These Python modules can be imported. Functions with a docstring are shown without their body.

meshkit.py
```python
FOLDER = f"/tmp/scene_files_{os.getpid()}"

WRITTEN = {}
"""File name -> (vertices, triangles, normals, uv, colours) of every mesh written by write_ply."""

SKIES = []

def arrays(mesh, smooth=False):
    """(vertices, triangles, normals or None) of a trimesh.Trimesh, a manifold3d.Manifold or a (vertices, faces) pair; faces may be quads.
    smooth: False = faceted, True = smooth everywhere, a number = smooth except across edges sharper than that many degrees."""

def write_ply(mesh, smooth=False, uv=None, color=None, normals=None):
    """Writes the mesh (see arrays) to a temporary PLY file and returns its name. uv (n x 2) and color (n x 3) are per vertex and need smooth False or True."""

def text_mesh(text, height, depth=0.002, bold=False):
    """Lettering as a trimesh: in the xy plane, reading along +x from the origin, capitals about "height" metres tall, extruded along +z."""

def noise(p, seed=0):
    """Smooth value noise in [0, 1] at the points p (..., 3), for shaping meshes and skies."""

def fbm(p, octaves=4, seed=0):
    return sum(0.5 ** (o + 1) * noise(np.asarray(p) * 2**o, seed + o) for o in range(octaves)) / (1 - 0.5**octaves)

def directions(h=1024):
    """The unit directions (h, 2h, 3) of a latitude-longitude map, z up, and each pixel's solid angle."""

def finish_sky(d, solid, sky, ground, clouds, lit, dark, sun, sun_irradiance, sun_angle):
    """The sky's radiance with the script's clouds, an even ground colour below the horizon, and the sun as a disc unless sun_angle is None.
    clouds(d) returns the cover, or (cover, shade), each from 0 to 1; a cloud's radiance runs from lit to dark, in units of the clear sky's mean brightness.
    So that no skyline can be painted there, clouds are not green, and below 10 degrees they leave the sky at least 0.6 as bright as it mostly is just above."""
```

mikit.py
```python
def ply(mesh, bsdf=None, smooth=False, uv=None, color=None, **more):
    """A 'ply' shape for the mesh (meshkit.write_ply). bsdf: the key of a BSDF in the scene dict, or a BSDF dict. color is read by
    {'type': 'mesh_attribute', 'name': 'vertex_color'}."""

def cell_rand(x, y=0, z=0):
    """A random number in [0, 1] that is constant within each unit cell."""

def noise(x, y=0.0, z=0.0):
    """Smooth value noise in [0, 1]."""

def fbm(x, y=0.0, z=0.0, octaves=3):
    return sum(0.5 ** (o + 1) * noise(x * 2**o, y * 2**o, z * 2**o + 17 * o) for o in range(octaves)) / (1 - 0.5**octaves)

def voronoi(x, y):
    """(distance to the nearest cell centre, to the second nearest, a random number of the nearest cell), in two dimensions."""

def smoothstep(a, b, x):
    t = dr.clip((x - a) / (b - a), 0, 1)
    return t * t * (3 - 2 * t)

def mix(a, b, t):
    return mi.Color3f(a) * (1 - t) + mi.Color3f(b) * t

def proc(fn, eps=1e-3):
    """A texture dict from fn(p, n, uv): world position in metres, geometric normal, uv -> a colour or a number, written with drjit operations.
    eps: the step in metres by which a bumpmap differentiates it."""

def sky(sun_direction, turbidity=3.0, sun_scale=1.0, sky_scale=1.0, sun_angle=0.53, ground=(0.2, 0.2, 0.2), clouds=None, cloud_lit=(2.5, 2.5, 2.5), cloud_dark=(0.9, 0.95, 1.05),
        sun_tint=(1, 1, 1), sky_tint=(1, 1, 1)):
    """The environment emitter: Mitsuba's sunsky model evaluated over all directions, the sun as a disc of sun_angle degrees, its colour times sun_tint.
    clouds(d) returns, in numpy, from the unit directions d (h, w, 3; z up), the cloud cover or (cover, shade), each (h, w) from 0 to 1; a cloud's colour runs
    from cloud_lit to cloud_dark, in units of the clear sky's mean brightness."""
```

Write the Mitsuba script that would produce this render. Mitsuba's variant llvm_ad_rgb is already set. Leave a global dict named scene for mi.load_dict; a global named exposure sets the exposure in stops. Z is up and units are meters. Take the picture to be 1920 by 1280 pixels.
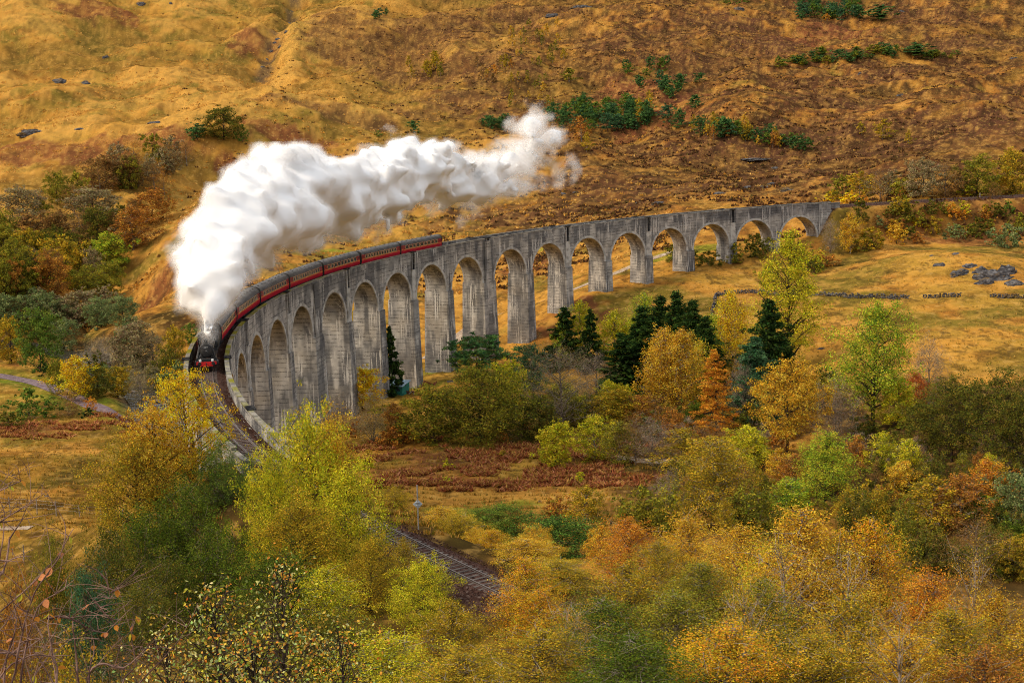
import math, numpy as np, trimesh, mitsuba as mi, drjit as dr, mikit, meshkit
import manifold3d as m3
from scipy.interpolate import RBFInterpolator
from scipy.spatial import cKDTree
from mikit import noise as dnoise, fbm as dfbm, smoothstep as dss, mix as dmix
T = mi.ScalarTransform4f
# ---------------------------------------------------------------- camera, sky, exposure
FOC, PITCH, ROLL = 2562.3, 0.1449, 0.0222          # focal length in pixels of a 1920 wide picture
fwd = np.array([0, math.cos(PITCH), -math.sin(PITCH)])
up0 = np.array([0, math.sin(PITCH), math.cos(PITCH)])
up = math.sin(ROLL) * np.array([1, 0, 0]) + math.cos(ROLL) * up0
scene, labels = {}, {}
scene['camera'] = {'type': 'perspective', 'fov': math.degrees(2 * math.atan(960 / FOC)), 'fov_axis': 'x', 'near_clip': 0.3, 'far_clip': 6000.0,
                   'to_world': T().look_at(origin=[0, 0, 0], target=fwd.tolist(), up=up.tolist())}
exposure = 3.08
scene['sky_light'] = mikit.sky([-0.70, -0.20, 0.62], turbidity=3, sun_scale=0.26, sun_angle=22, clouds=lambda d: (0.95, 0.3),
                               cloud_lit=(1.55, 1.58, 1.62), cloud_dark=(1.0, 1.03, 1.08), ground=(0.12, 0.08, 0.03))

def lin(r, g, b, k=1.0):
    c = np.array([r, g, b]) / 255.0
    return np.where(c < 0.04045, c / 12.92, ((c + 0.055) / 1.055) ** 2.4) * k
def sst(a, b, x):
    t = np.clip((x - a) / (b - a), 0, 1)
    return t * t * (3 - 2 * t)
def fb(x, y, s, octaves=4, seed=0, z=0.0):
    return meshkit.fbm(np.stack([np.asarray(x) / s, np.asarray(y) / s, 0 * np.asarray(x) + z], -1), octaves, seed)
def ray(px, py):
    X, Y = (np.asarray(px, float) - 960) / FOC, -(np.asarray(py, float) - 640) / FOC
    c, s = math.cos(ROLL), math.sin(ROLL)
    x, u = c * X + s * Y, -s * X + c * Y
    c, s = math.cos(PITCH), math.sin(PITCH)
    return np.stack([x, c + u * s, -s + u * c], -1)
def atz(px, py, z): r = ray(px, py); return r * (z / r[2])
def aty(px, py, y): r = ray(px, py); return r * (y / r[1])
def B(name, d): scene[name] = d; return name
USED = {}
def key(name):
    n = USED.get(name, 0); USED[name] = n + 1
    return name if n == 0 else f'{name}_{n:03d}'
def lab(k, label, cat, group=None, kind=None):
    d = {'label': label, 'category': cat}
    if group: d['group'] = group
    if kind: d['kind'] = kind
    labels[k] = d
    return k
def part(parent, name, shape):
    k = key(parent + '__' + name); scene[k] = shape
    return k
def diffuse(c): return {'type': 'twosided', 'bsdf': {'type': 'diffuse', 'reflectance': {'type': 'rgb', 'value': [float(v) for v in c]}}}
def rough(c, r=0.5, metallic=0.0, spec=0.5): return {'type': 'twosided', 'bsdf': {'type': 'principled', 'base_color': {'type': 'rgb', 'value': [float(v) for v in c]}, 'roughness': r, 'metallic': metallic, 'specular': spec}}
def grainy(c, c2, scale, r=0.7, metallic=0.0):
    def fn(p, n, uv): return dmix(tuple(map(float, c)), tuple(map(float, c2)), dss(0.35, 0.65, dfbm(p.x * scale, p.y * scale, p.z * scale, 3)))
    return {'type': 'twosided', 'bsdf': {'type': 'principled', 'base_color': mikit.proc(fn), 'roughness': r, 'metallic': metallic, 'specular': 0.35}}
# ---------------------------------------------------------------- viaduct and track coordinates (arc, offset, height)
CX, CY, TH0, ZC, RC, AR = 193.892, 234.788, 3.224, -32.35, 241.0, 240.87
def th_of(a): return TH0 - np.asarray(a, float) / AR
def zcr(a): return ZC + 0.0198 * np.asarray(a, float)         # height of the arch crowns: the line climbs 1 in 50
def near_in(a): return 1.6 * sst(0, 60, -np.asarray(a, float) - 66)   # past the abutment the curve tightens a little
def W(a, o, h):
    th = th_of(a); r = RC + np.asarray(o, float) - near_in(a)
    return np.stack([CX + r * np.cos(th), CY + r * np.sin(th), zcr(a) + h], -1)
def arc_of(x, y):
    th = math.pi - np.arctan2(y - CY, CX - x)
    return (TH0 - th) * AR
W1, W2 = 2.97, 2.85
def crown(k): return k * 18.1 + W1 * (k > 8) + W2 * (k > 3)
K0, K1 = -4, 16
A_NEAR, A_FAR = crown(K0) - 9.05, crown(K1) + 9.05
RAIL, FORM = 2.8, 2.15
# ---------------------------------------------------------------- terrain
CP = []
def cz(px, py, z): CP.append(atz(px, py, z))
def cy_(px, py, y): CP.append(aty(px, py, y))
def cw(*p): CP.append(np.array(p, float))
for q in [(0,950,-56.5),(100,870,-58),(250,800,-59),(0,790,-59),(100,720,-60),(0,700,-60),(200,695,-62),(300,740,-62.5),(60,650,-61),(220,600,-60),(0,610,-59.5),(130,560,-58),(-250,700,-60),(-250,900,-57),
          (700,850,-57),(950,850,-57),(1100,900,-56),(850,930,-56),(1000,960,-55.5),(1200,860,-57),(1450,800,-56),(1850,880,-54),(1650,740,-53),(1480,690,-54),(1800,700,-50.5),(1650,650,-49),(1400,620,-50),(1900,600,-46),
          (1150,640,-53),(2150,650,-48),(2150,850,-53),(100,1100,-45),(0,1280,-30),(250,1000,-51),(1400,540,-45),(1750,540,-42.5),(1750,470,-35.5),(1900,520,-40.5),(1600,470,-37.5),(1480,480,-39)]: cz(*q)
for q in [(1.5,379.7,-57),(12.6,393.5,-49.4),(25,406,-45),(39,418,-43.7),(54,429,-41.4),(68,439,-39.9),(87,447.6,-37.5),(104,456,-33),(-19,347,-58.2),(-25,331,-59.3),(-31,315,-58.5),(-36,297.5,-59),(-40,279,-60),(-43,260,-60.5),
          (-44,242,-60),(-44,224,-58),(-43,206,-53),(-40,188,-47),(-36,170,-40),(-31,153,-33.5),(-23,134,-31),
          (0,0,-1.75),(0,20,-10.3),(0,40,-19),(0,60,-26),(0,80,-30.6),(-1,96,-32.3),(-15,20,-9.8),(-20,60,-27),(-30,100,-37),(-25,40,-19),(30,30,-17.5),(19,69,-32.6),(40,12,-17),(35,54,-33),(60,33,-33.8),(-60,0,-8),(-80,60,-30),(0,-60,14),(80,-40,0),(-80,-60,8),
          (14,100,-37),(35,85,-40),(60,70,-42),(80,110,-48),(5,135,-44),(15,160,-51),(60,150,-53),(110,140,-51.5),(120,95,-46),(30,200,-56),(-5,190,-56),(-12,155,-48),(-60,150,-49),(-50,120,-43),(-90,130,-47),(130,40,-38),(180,150,-48),(160,220,-50)]: cw(*q)
for px, rows in {-250: [(600,430),(450,600),(300,800),(150,1100),(0,1500),(-150,2100),(-260,2800)], 0: [(560,480),(450,600),(300,800),(150,1060),(0,1430),(-150,2000),(-260,2800)],
                 300: [(600,425),(520,500),(450,570),(360,690),(250,830),(100,1170),(0,1480),(-150,2000),(-260,2800)], 600: [(570,440),(450,600),(300,800),(150,1130),(0,1550),(-150,2100),(-260,2800)],
                 900: [(590,455),(560,475),(500,530),(430,610),(300,800),(150,1100),(0,1500),(-150,2100),(-260,2800)], 1200: [(480,475),(440,510),(400,560),(280,800),(150,1100),(0,1500),(-150,2100),(-260,2800)],
                 1500: [(450,475),(400,530),(300,720),(200,950),(100,1250),(0,1600),(-150,2100),(-260,2800)], 1750: [(440,462),(379,480),(340,540),(250,800),(100,1200),(0,1560),(-150,2100),(-260,2800)],
                 1920: [(440,458),(374,485),(340,540),(250,800),(100,1200),(0,1560),(-150,2100),(-260,2800)], 2250: [(440,450),(366,490),(330,550),(250,800),(100,1200),(0,1560),(-150,2100),(-260,2800)]}.items():
    for py, y in rows: cy_(px, py, y)
for q in [(0,-400,60),(400,-200,40),(-400,-200,40),(700,200,20),(-700,200,10),(900,800,120),(-900,800,100),(1500,2500,500),(-1500,2500,480),(0,-1500,300),(1500,-500,250),(-1500,-500,250)]: cw(*q)
CP = np.array(CP)
RBF = RBFInterpolator(CP[:, :2], CP[:, 2], kernel='thin_plate_spline', smoothing=3.0)
def px_line(pts, z, step=2.0):
    P = np.array([atz(px, py, z) for px, py in pts])[:, :2]
    return densify(P, step)
def densify(P, step=2.0):
    P = np.asarray(P, float)
    from scipy.interpolate import PchipInterpolator
    d = np.r_[0, np.cumsum(np.linalg.norm(np.diff(P, axis=0), axis=1))]
    s = np.linspace(0, d[-1], max(4, int(d[-1] / step)))
    return np.stack([PchipInterpolator(d, P[:, i])(s) for i in range(P.shape[1])], -1)
ROAD = px_line([(-180,672),(0,703),(65,716),(130,736),(180,757),(228,772),(262,784)], -59.6)
ROAD2 = px_line([(262,784),(330,812),(420,850)], -59.3)
RIVER = np.vstack([densify(np.vstack([np.array([atz(*q, -62.6) for q in [(-60,640),(60,652),(150,668),(215,690),(262,712),(300,742)]])[:, :2], [[-70,292],[-50,272]]]))])
PATH = densify(np.array([aty(px, py, y)[:2] for px, py, y in [(1262,476,470),(1200,487,462),(1140,498,452),(1085,510,446),(1040,529,438),(1000,547,432),(940,572,424),(895,602,412),(852,645,395),(800,672,375)]]))
PATH2 = px_line([(1080,850),(1160,858),(1240,868),(1330,866)], -57)
PATH3 = px_line([(-160,980),(0,981),(58,982)], -55.5, 1.0)
GULLY = densify(np.array([aty(px, py, y)[:2] for px, py, y in [(560,-60,1700),(548,20,1480),(545,60,1370),(520,80,1290),(498,105,1200),(490,140,1110),(520,165,1050)]]), 6)
GULLY2 = densify(np.array([aty(px, py, y)[:2] for px, py, y in [(420,262,800),(350,330,720),(300,390,640),(245,460,560),(215,540,480)]]), 4)
trees_of = {n: cKDTree(v[:, :2]) for n, v in dict(road=np.vstack([ROAD, ROAD2]), river=RIVER, path=PATH, path2=PATH2, path3=PATH3, gully=GULLY, gully2=GULLY2).items()}
def dist(n, xy): return trees_of[n].query(xy)[0]
def ground(x, y, fine=True):
    x, y = np.asarray(x, float).ravel(), np.asarray(y, float).ravel()
    xy = np.stack([x, y], -1)
    z = np.empty(len(x))
    for i in range(0, len(x), 60000): z[i:i + 60000] = RBF(xy[i:i + 60000])
    hill = sst(440, 640, y + 0.12 * np.abs(x))
    near = sst(0, 45, np.hypot(x, y))
    amp = hill * 1.0
    rel = (fb(x, y, 150, 3, 1) - 0.5) * 46 * sst(540, 900, y) + (fb(x, y, 46, 3, 2) - 0.5) * (15.0 * hill) + (fb(x, y, 22, 3, 3) - 0.5) * (2.2 + 2.0 * hill) * near
    rid = 1 - np.abs(2 * fb(x, y, 70, 3, 8) - 1)
    rel += (rid - 0.7) * 16 * sst(560, 950, y)
    z = z + rel
    z -= (9 + 6 * fb(x, y, 40, 2, 51)) * np.exp(-((dist('gully', xy) + 10 * (fb(x, y, 22, 2, 52) - .5)) / 15) ** 2)
    z -= 6 * np.exp(-(dist('gully2', xy) / 13) ** 2) - 3.5 * np.exp(-((dist('gully2', xy) - 26) / 10) ** 2) * (x > np.interp(y, GULLY2[::-1, 1], GULLY2[::-1, 0]))
    dr_ = dist('river', xy)
    z = np.where(dr_ < 24, z + (-63.6 - z) * sst(15, 6, dr_), z)
    flat = np.maximum.reduce([sst(6, 3.2, dist('road', xy)), sst(5, 2.2, dist('path', xy)), sst(4, 2, dist('path2', xy)), sst(4, 2, dist('path3', xy))])
    z = z - flat * rel * 0.75
    # the railway formation on solid ground past both abutments
    a = arc_of(x, y); o = np.hypot(x - CX, y - CY) - RC + near_in(a)
    onland = np.maximum(sst(A_NEAR + 3, A_NEAR - 4, a) * (a > -230), sst(A_FAR - 2, A_FAR + 6, a) * (a < 520))
    zt = zcr(a) + FORM - 0.12
    ao = np.abs(o)
    blend = onland * sst(9.5, 3.4, ao)
    z = z + (zt - z) * blend
    # nothing of the hillside stands in the way of the arches
    under = ((a > A_NEAR + 4) & (a < A_FAR - 4) & (ao < 5))
    z = np.where(under, np.minimum(z, zcr(a) - 4.0), z)
    if fine:
        tus = (fb(x, y, 5.5, 3, 4) - 0.5) * (0.9 + 1.6 * hill) + (np.abs(fb(x, y, 1.9, 2, 5) - 0.5)) * (0.55 + 0.5 * hill)
        z = z + tus * np.clip(1 - np.maximum(flat, blend * 1.3), 0, 1) * near * sst(4, 8, dr_)
    return z
AZ = np.radians(np.r_[np.arange(-23, 23.001, 0.062), np.arange(26, 336, 4.0)])
RR = np.r_[np.geomspace(1.2, 58, 60), np.linspace(60, 200, 150), np.linspace(201, 480, 190), np.geomspace(482, 1750, 270), np.geomspace(1800, 3400, 16)]
ga, gr = np.meshgrid(AZ, RR)
GX, GY = (gr * np.sin(ga)).ravel(), (gr * np.cos(ga)).ravel()
GZ = ground(GX, GY)
na, nr = len(AZ), len(RR)
# a lookup of the ground for placing things, from the same mesh
def gz(x, y, fine=True): return ground(np.atleast_1d(x), np.atleast_1d(y), fine)
VIEW = np.arange(-23, 23.001, 0.062).size
ZG = GZ.reshape(nr, na)[:, :VIEW]; AZV = AZ[:VIEW]
from scipy.interpolate import RegularGridInterpolator
ZI = RegularGridInterpolator((RR, AZV), ZG, bounds_error=False, fill_value=None)
def gq(x, y):
    x, y = np.asarray(x, float), np.asarray(y, float)
    return ZI(np.stack([np.hypot(x, y), np.arctan2(x, y)], -1))
SR = np.r_[np.arange(12, 480, 0.75), np.geomspace(480, 2200, 1400)]
def at(px, py, ymin=12):
    """the point of the ground seen in a direction"""
    d = ray(px, py); P = d[None] * (SR / d[1])[:, None]
    below = (P[:, 2] < gq(P[:, 0], P[:, 1])) & (P[:, 1] >= ymin)
    i = int(np.argmax(below)) if below.any() else len(SR) - 1
    return np.array([P[i, 0], P[i, 1], gq(P[i, 0], P[i, 1])[()] if False else float(gq(P[i:i+1, 0], P[i:i+1, 1])[0])])
# ---------------------------------------------------------------- ground cover (each colour is what grows there)
GOLD, ORANGE, OLIVE, RUST, HEATH, MOSS, DARK, STONE = lin(192,142,64), lin(168,110,46), lin(112,102,40), lin(126,72,50), lin(94,62,46), lin(132,138,44), lin(54,40,26), lin(128,124,120)
def mixc(c, d, w): return c * (1 - w[:, None]) + np.asarray(d) * w[:, None]
def wpatch(px, py, rx, ry, rot=0.0): p = at(px, py); return (p[0], p[1], rx, ry, rot)
PATCH_RUST = [wpatch(*q) for q in [(60,290,26,12),(160,285,28,12),(30,275,20,9),(215,296,16,7),(425,315,8,6),(330,500,10,6),(310,540,12,6),(320,255,26,10),(470,80,24,25),(190,20,40,20),(540,262,34,10),
    (860,880,14,3.5),(980,852,26,6),(1080,880,20,5),(760,890,9,4),(1010,905,22,4),(1150,900,14,4),(700,838,10,4),(60,800,14,4),(180,795,12,3),(235,790,8,4),(330,785,12,4),(20,815,12,4),(130,805,10,3),(1100,580,16,8),(1060,600,12,8),(1000,495,14,10),
    (1260,180,40,26),(1230,240,30,20),(1200,160,40,26),(1740,452,16,4),(1820,440,20,5),(1900,430,20,6),(1880,460,14,5),(1560,60,40,30),(1500,75,30,20),(1160,225,20,12),(60,700,14,4),(100,690,12,4),(800,905,10,4)]]
PATCH_HEATH = [wpatch(*q) for q in [(1250,350,60,26),(1100,390,50,22),(1000,400,46,18),(1380,300,50,30),(1450,330,50,24),(1700,270,60,26),(1850,240,60,30),(1500,180,70,30),(1300,120,70,30),(800,90,60,60),(760,110,50,50),(900,130,60,40),(850,55,70,50),(1000,30,60,50),
    (1180,70,60,30),(620,60,26,50),(680,90,40,40),(1560,240,50,20),(1640,140,60,20),(1420,80,50,30),(1750,40,60,40),(1840,80,60,30),(880,190,60,26),(780,220,40,12),(1330,40,50,30),(940,400,30,14),(950,215,40,16),(1130,330,50,18),(620,210,50,9),(1580,20,60,40)]]
PATCH_MOSS = [wpatch(*q) for q in [(880,960,9,3),(1010,945,7,2.2),(1180,870,16,3),(300,745,14,4),(130,715,30,5),(40,712,30,4),(840,715,7,4),(800,700,6,3),(1250,480,16,6),(1300,470,14,5),(640,470,12,4),(600,625,12,8),(90,745,26,4),(1070,450,20,8)]]
PATCH_DARK = [wpatch(*q) for q in [(140,990,9,4),(60,950,5,2.2),(30,945,5,2),(200,960,4,1.5),(130,955,4,2),(1440,830,50,12),(1600,790,40,10),(1750,830,60,20),(1300,800,40,10),(300,600,30,16),(120,640,40,14),(560,960,20,20)]]
def cover(x, y):
    n1, n2, n3, n4 = fb(x, y, 95, 3, 11), fb(x, y, 24, 3, 12), fb(x, y, 6.5, 3, 13), fb(x, y, 2.1, 2, 14)
    n5 = fb(x, y, 11, 3, 15); wx, wy = (fb(x, y, 9, 3, 16) - .5) * 1.6, (fb(x, y, 30, 2, 17) - .5)
    right = sst(-0.14, 0.12, x / np.maximum(y, 1) + wy * 0.12) * sst(430, 640, y)
    meadow = sst(560, 420, y)
    c = mixc(np.tile(GOLD, (len(x), 1)), ORANGE, np.clip(sst(0.32, 0.7, n2 * 0.6 + n3 * 0.4 + 0.12 * right + 0.03), 0, 1))
    c = mixc(c, OLIVE, 0.85 * sst(0.47, 0.62, n5 * 0.6 + n1 * 0.4 + 0.06 * meadow * sst(0.05, -0.1, x / np.maximum(y, 1)) + 0.035 * meadow))
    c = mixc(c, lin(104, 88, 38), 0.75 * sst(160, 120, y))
    c = mixc(c, lin(146, 92, 46), 0.6 * right * sst(0.32, 0.6, n1))
    c = mixc(c, HEATH, 0.85 * right * sst(0.42, 0.56, n2 * 0.5 + n3 * 0.5))
    c = mixc(c, lin(206, 154, 66), 0.55 * (1 - right) * sst(0.45, 0.62, n2))
    hill = sst(500, 700, y)
    low = sst(.56, .40, fb(x, y, 150, 3, 1) * .45 + fb(x, y, 46, 3, 2) * .55)            # wet hollows grow sedge and moss
    c = mixc(c, lin(122, 98, 44), .70 * low * hill * (1 - .4 * right))
    c = mixc(c, lin(206, 158, 78), .55 * hill * (1 - right) * sst(.50, .62, fb(x, y, 150, 3, 1) * .45 + fb(x, y, 46, 3, 2) * .55))
    c = mixc(c, lin(84, 54, 38), .62 * right * hill * sst(.50, .60, fb(x, y, 36, 4, 23)))
    left = sst(-.04, -.18, x / np.maximum(y, 1)) * sst(430, 330, y)
    c = mixc(c, lin(126, 100, 38), .62 * left * sst(.30, .5, n2)); c = mixc(c, lin(82, 68, 30), .55 * left * sst(.5, .62, n5))
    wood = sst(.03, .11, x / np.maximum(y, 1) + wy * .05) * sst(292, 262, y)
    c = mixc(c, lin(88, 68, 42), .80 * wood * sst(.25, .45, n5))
    for lst, col, k in ((PATCH_RUST, RUST, 0.78), (PATCH_HEATH, HEATH, 0.75), (PATCH_MOSS, MOSS, 0.85), (PATCH_DARK, DARK, 0.8)):
        w = np.zeros(len(x))
        for (px, py, rx, ry, _) in lst:
            i = np.nonzero((np.abs(x - px) < rx * 2.2) & (np.abs(y - py) < ry * 3.4))[0]
            if len(i):
                d = np.sqrt(((x[i] - px) / rx) ** 2 + ((y[i] - py) / (ry * 1.5)) ** 2) + wx[i] * 0.9
                w[i] = np.maximum(w[i], sst(1.15, 0.7, d) * np.maximum(sst(0.34, 0.56, n3[i] + 0.06), .85 * sst(380, 430, y[i])))
        c = mixc(c, col, k * w * (1 if col is not RUST else np.maximum(sst(.44, .55, fb(x, y, 7, 3, 41)), sst(400, 500, y))))
    # tussocks: dark gaps between pale tufts
    c = mixc(c, DARK, 0.70 * sst(0.50, 0.68, n3 * 0.6 + n4 * 0.4) * (0.5 + 0.5 * right))
    c = mixc(c, lin(222, 168, 84), 0.34 * sst(0.52, 0.72, 1 - n3 * 0.4 - n4 * 0.6))
    return c * 0.86
gcol = cover(GX, GY)
xy = np.stack([GX, GY], -1)
# peaty stream beds, bare rock in the gully, the ground under the woods
gcol = mixc(gcol, lin(78, 66, 54), 0.8 * sst(12, 3, dist('gully', xy)) * sst(.3, .6, fb(GX, GY, 9, 3, 53)))
gcol = mixc(gcol, lin(96, 92, 86), 0.9 * sst(13, 7, dist('river', xy)))
gcol = mixc(gcol, lin(96, 112, 34), 0.55 * sst(10, 5, dist('road', xy)))
aa, oo = arc_of(GX, GY), np.hypot(GX - CX, GY - CY) - RC + near_in(arc_of(GX, GY))
gcol = mixc(gcol, lin(88, 62, 50) * 0.8, sst(4.2, 3.0, np.abs(oo)) * ((aa < A_NEAR) & (aa > -230) | (aa > A_FAR) & (aa < 520)))
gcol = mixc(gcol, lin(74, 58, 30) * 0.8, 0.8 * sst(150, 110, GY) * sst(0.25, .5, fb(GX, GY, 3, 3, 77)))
ij = (np.arange(nr - 1)[:, None] * na + np.arange(na)[None, :]); jn = (np.arange(nr - 1)[:, None] * na + (np.arange(na)[None, :] + 1) % na)
quads = np.stack([ij.ravel(), jn.ravel(), jn.ravel() + na, ij.ravel() + na], -1)
tri = np.vstack([quads[:, [0, 2, 1]], quads[:, [0, 3, 2]]])
apex = len(GX)                                   # closes the sheet under the viewer's feet
tri = np.vstack([tri, np.stack([np.arange(na), (np.arange(na) + 1) % na, np.full(na, apex)], -1)])
gv = np.vstack([np.stack([GX, GY, GZ], -1), [[0, 0, -1.75]]]); gcol = np.vstack([gcol, gcol[:1]])
B('vertex_matt', {'type': 'twosided', 'bsdf': {'type': 'diffuse', 'reflectance': {'type': 'mesh_attribute', 'name': 'vertex_color'}}})
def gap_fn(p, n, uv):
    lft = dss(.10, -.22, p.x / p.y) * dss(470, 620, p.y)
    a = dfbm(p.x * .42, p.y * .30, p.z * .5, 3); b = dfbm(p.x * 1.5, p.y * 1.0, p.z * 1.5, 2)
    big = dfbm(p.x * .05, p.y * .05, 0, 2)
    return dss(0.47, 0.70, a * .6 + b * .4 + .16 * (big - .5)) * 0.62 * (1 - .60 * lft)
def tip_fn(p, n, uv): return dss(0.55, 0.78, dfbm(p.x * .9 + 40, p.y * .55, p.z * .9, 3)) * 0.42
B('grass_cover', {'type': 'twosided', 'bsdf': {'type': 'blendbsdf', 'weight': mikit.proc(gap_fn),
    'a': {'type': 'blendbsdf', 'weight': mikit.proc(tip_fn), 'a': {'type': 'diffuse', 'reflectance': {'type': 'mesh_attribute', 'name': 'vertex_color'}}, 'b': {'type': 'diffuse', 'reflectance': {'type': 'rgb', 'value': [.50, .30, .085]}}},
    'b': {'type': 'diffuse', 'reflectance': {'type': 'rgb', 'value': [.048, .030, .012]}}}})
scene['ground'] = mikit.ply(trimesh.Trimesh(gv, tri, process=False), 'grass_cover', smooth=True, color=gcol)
lab('ground', 'tussocky moorland hillsides and valley floor in gold, orange and heather brown', 'ground', kind='structure')
def ribbon(P, width, lift, cross=7, seed=0, wob=0.25, z=None):
    P = np.asarray(P); t = np.gradient(P, axis=0); t /= np.linalg.norm(t, axis=1)[:, None]
    nrm = np.stack([-t[:, 1], t[:, 0]], -1)
    u = np.linspace(-.5, .5, cross)
    wv = width * (1 + wob * (fb(P[:, 0], P[:, 1], 4, 2, seed) - .5))
    Q = P[:, None] + nrm[:, None] * (u[None, :, None] * wv[:, None, None])
    X, Y = Q[..., 0].ravel(), Q[..., 1].ravel()
    zz = (np.maximum(gz(X, Y, False), gq(X, Y)) + lift - 0.12 * np.abs(np.tile(u, len(P))) ** 2) if z is None else np.full(len(X), z)
    n = len(P); i = (np.arange(n - 1)[:, None] * cross + np.arange(cross - 1)).ravel()
    F = np.vstack([np.stack([i, i + cross, i + 1], -1), np.stack([i + 1, i + cross, i + cross + 1], -1)])
    m = trimesh.Trimesh(np.stack([X, Y, zz], -1), F, process=False)
    if m.face_normals[:, 2].mean() < 0: m.invert()
    return m
def gravel(c, c2): 
    def fn(p, n, uv): return dmix(tuple(map(float, c)), tuple(map(float, c2)), dss(0.3, 0.7, dfbm(p.x * 1.7, p.y * 1.7, 0, 3)))
    return {'type': 'twosided', 'bsdf': {'type': 'diffuse', 'reflectance': mikit.proc(fn)}}
B('asphalt', gravel(lin(108, 92, 98), lin(132, 116, 118))); B('track_gravel', gravel(lin(150, 128, 108), lin(176, 160, 140)))
scene['road'] = mikit.ply(ribbon(ROAD, 5.2, 0.10, wob=.05), 'asphalt', smooth=True); lab('road', 'narrow purple grey asphalt road descending at the left edge', 'road', kind='structure')
scene['road_001'] = mikit.ply(ribbon(ROAD2, 3.4, 0.10, wob=.1), 'asphalt', smooth=True); lab('road_001', 'short stretch of grey lane behind the bracken left of the viaduct', 'road', kind='structure')
scene['footpath'] = mikit.ply(ribbon(PATH, 4.6, 0.10), 'track_gravel', smooth=True); lab('footpath', 'pale gravel path climbing behind the viaduct arches', 'path', kind='structure')
scene['footpath_001'] = mikit.ply(ribbon(PATH2, 4.0, 0.10), 'track_gravel', smooth=True); lab('footpath_001', 'pale path half hidden between bare trees above the bracken', 'path', kind='structure')
scene['footpath_002'] = mikit.ply(ribbon(PATH3, 2.4, 0.10), 'track_gravel', smooth=True); lab('footpath_002', 'short pale stretch of path at the left edge', 'path', kind='structure')
def wfn(p, n, uv): return dfbm(p.x * 0.9, p.y * 0.9, 0, 3) * 0.25
B('river_water', {'type': 'bumpmap', 'arbitrary': mikit.proc(wfn, 0.05), 'scale': 1.0, 'bsdf': {'type': 'principled', 'base_color': {'type': 'rgb', 'value': [0.03, 0.026, 0.02]}, 'roughness': 0.12, 'specular': 0.6}})
scene['river'] = mikit.ply(ribbon(RIVER, 17, 0, cross=5, wob=0, z=-62.75), 'river_water', smooth=True); lab('river', 'dark shallow river running toward the viaduct', 'river', kind='structure')
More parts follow.
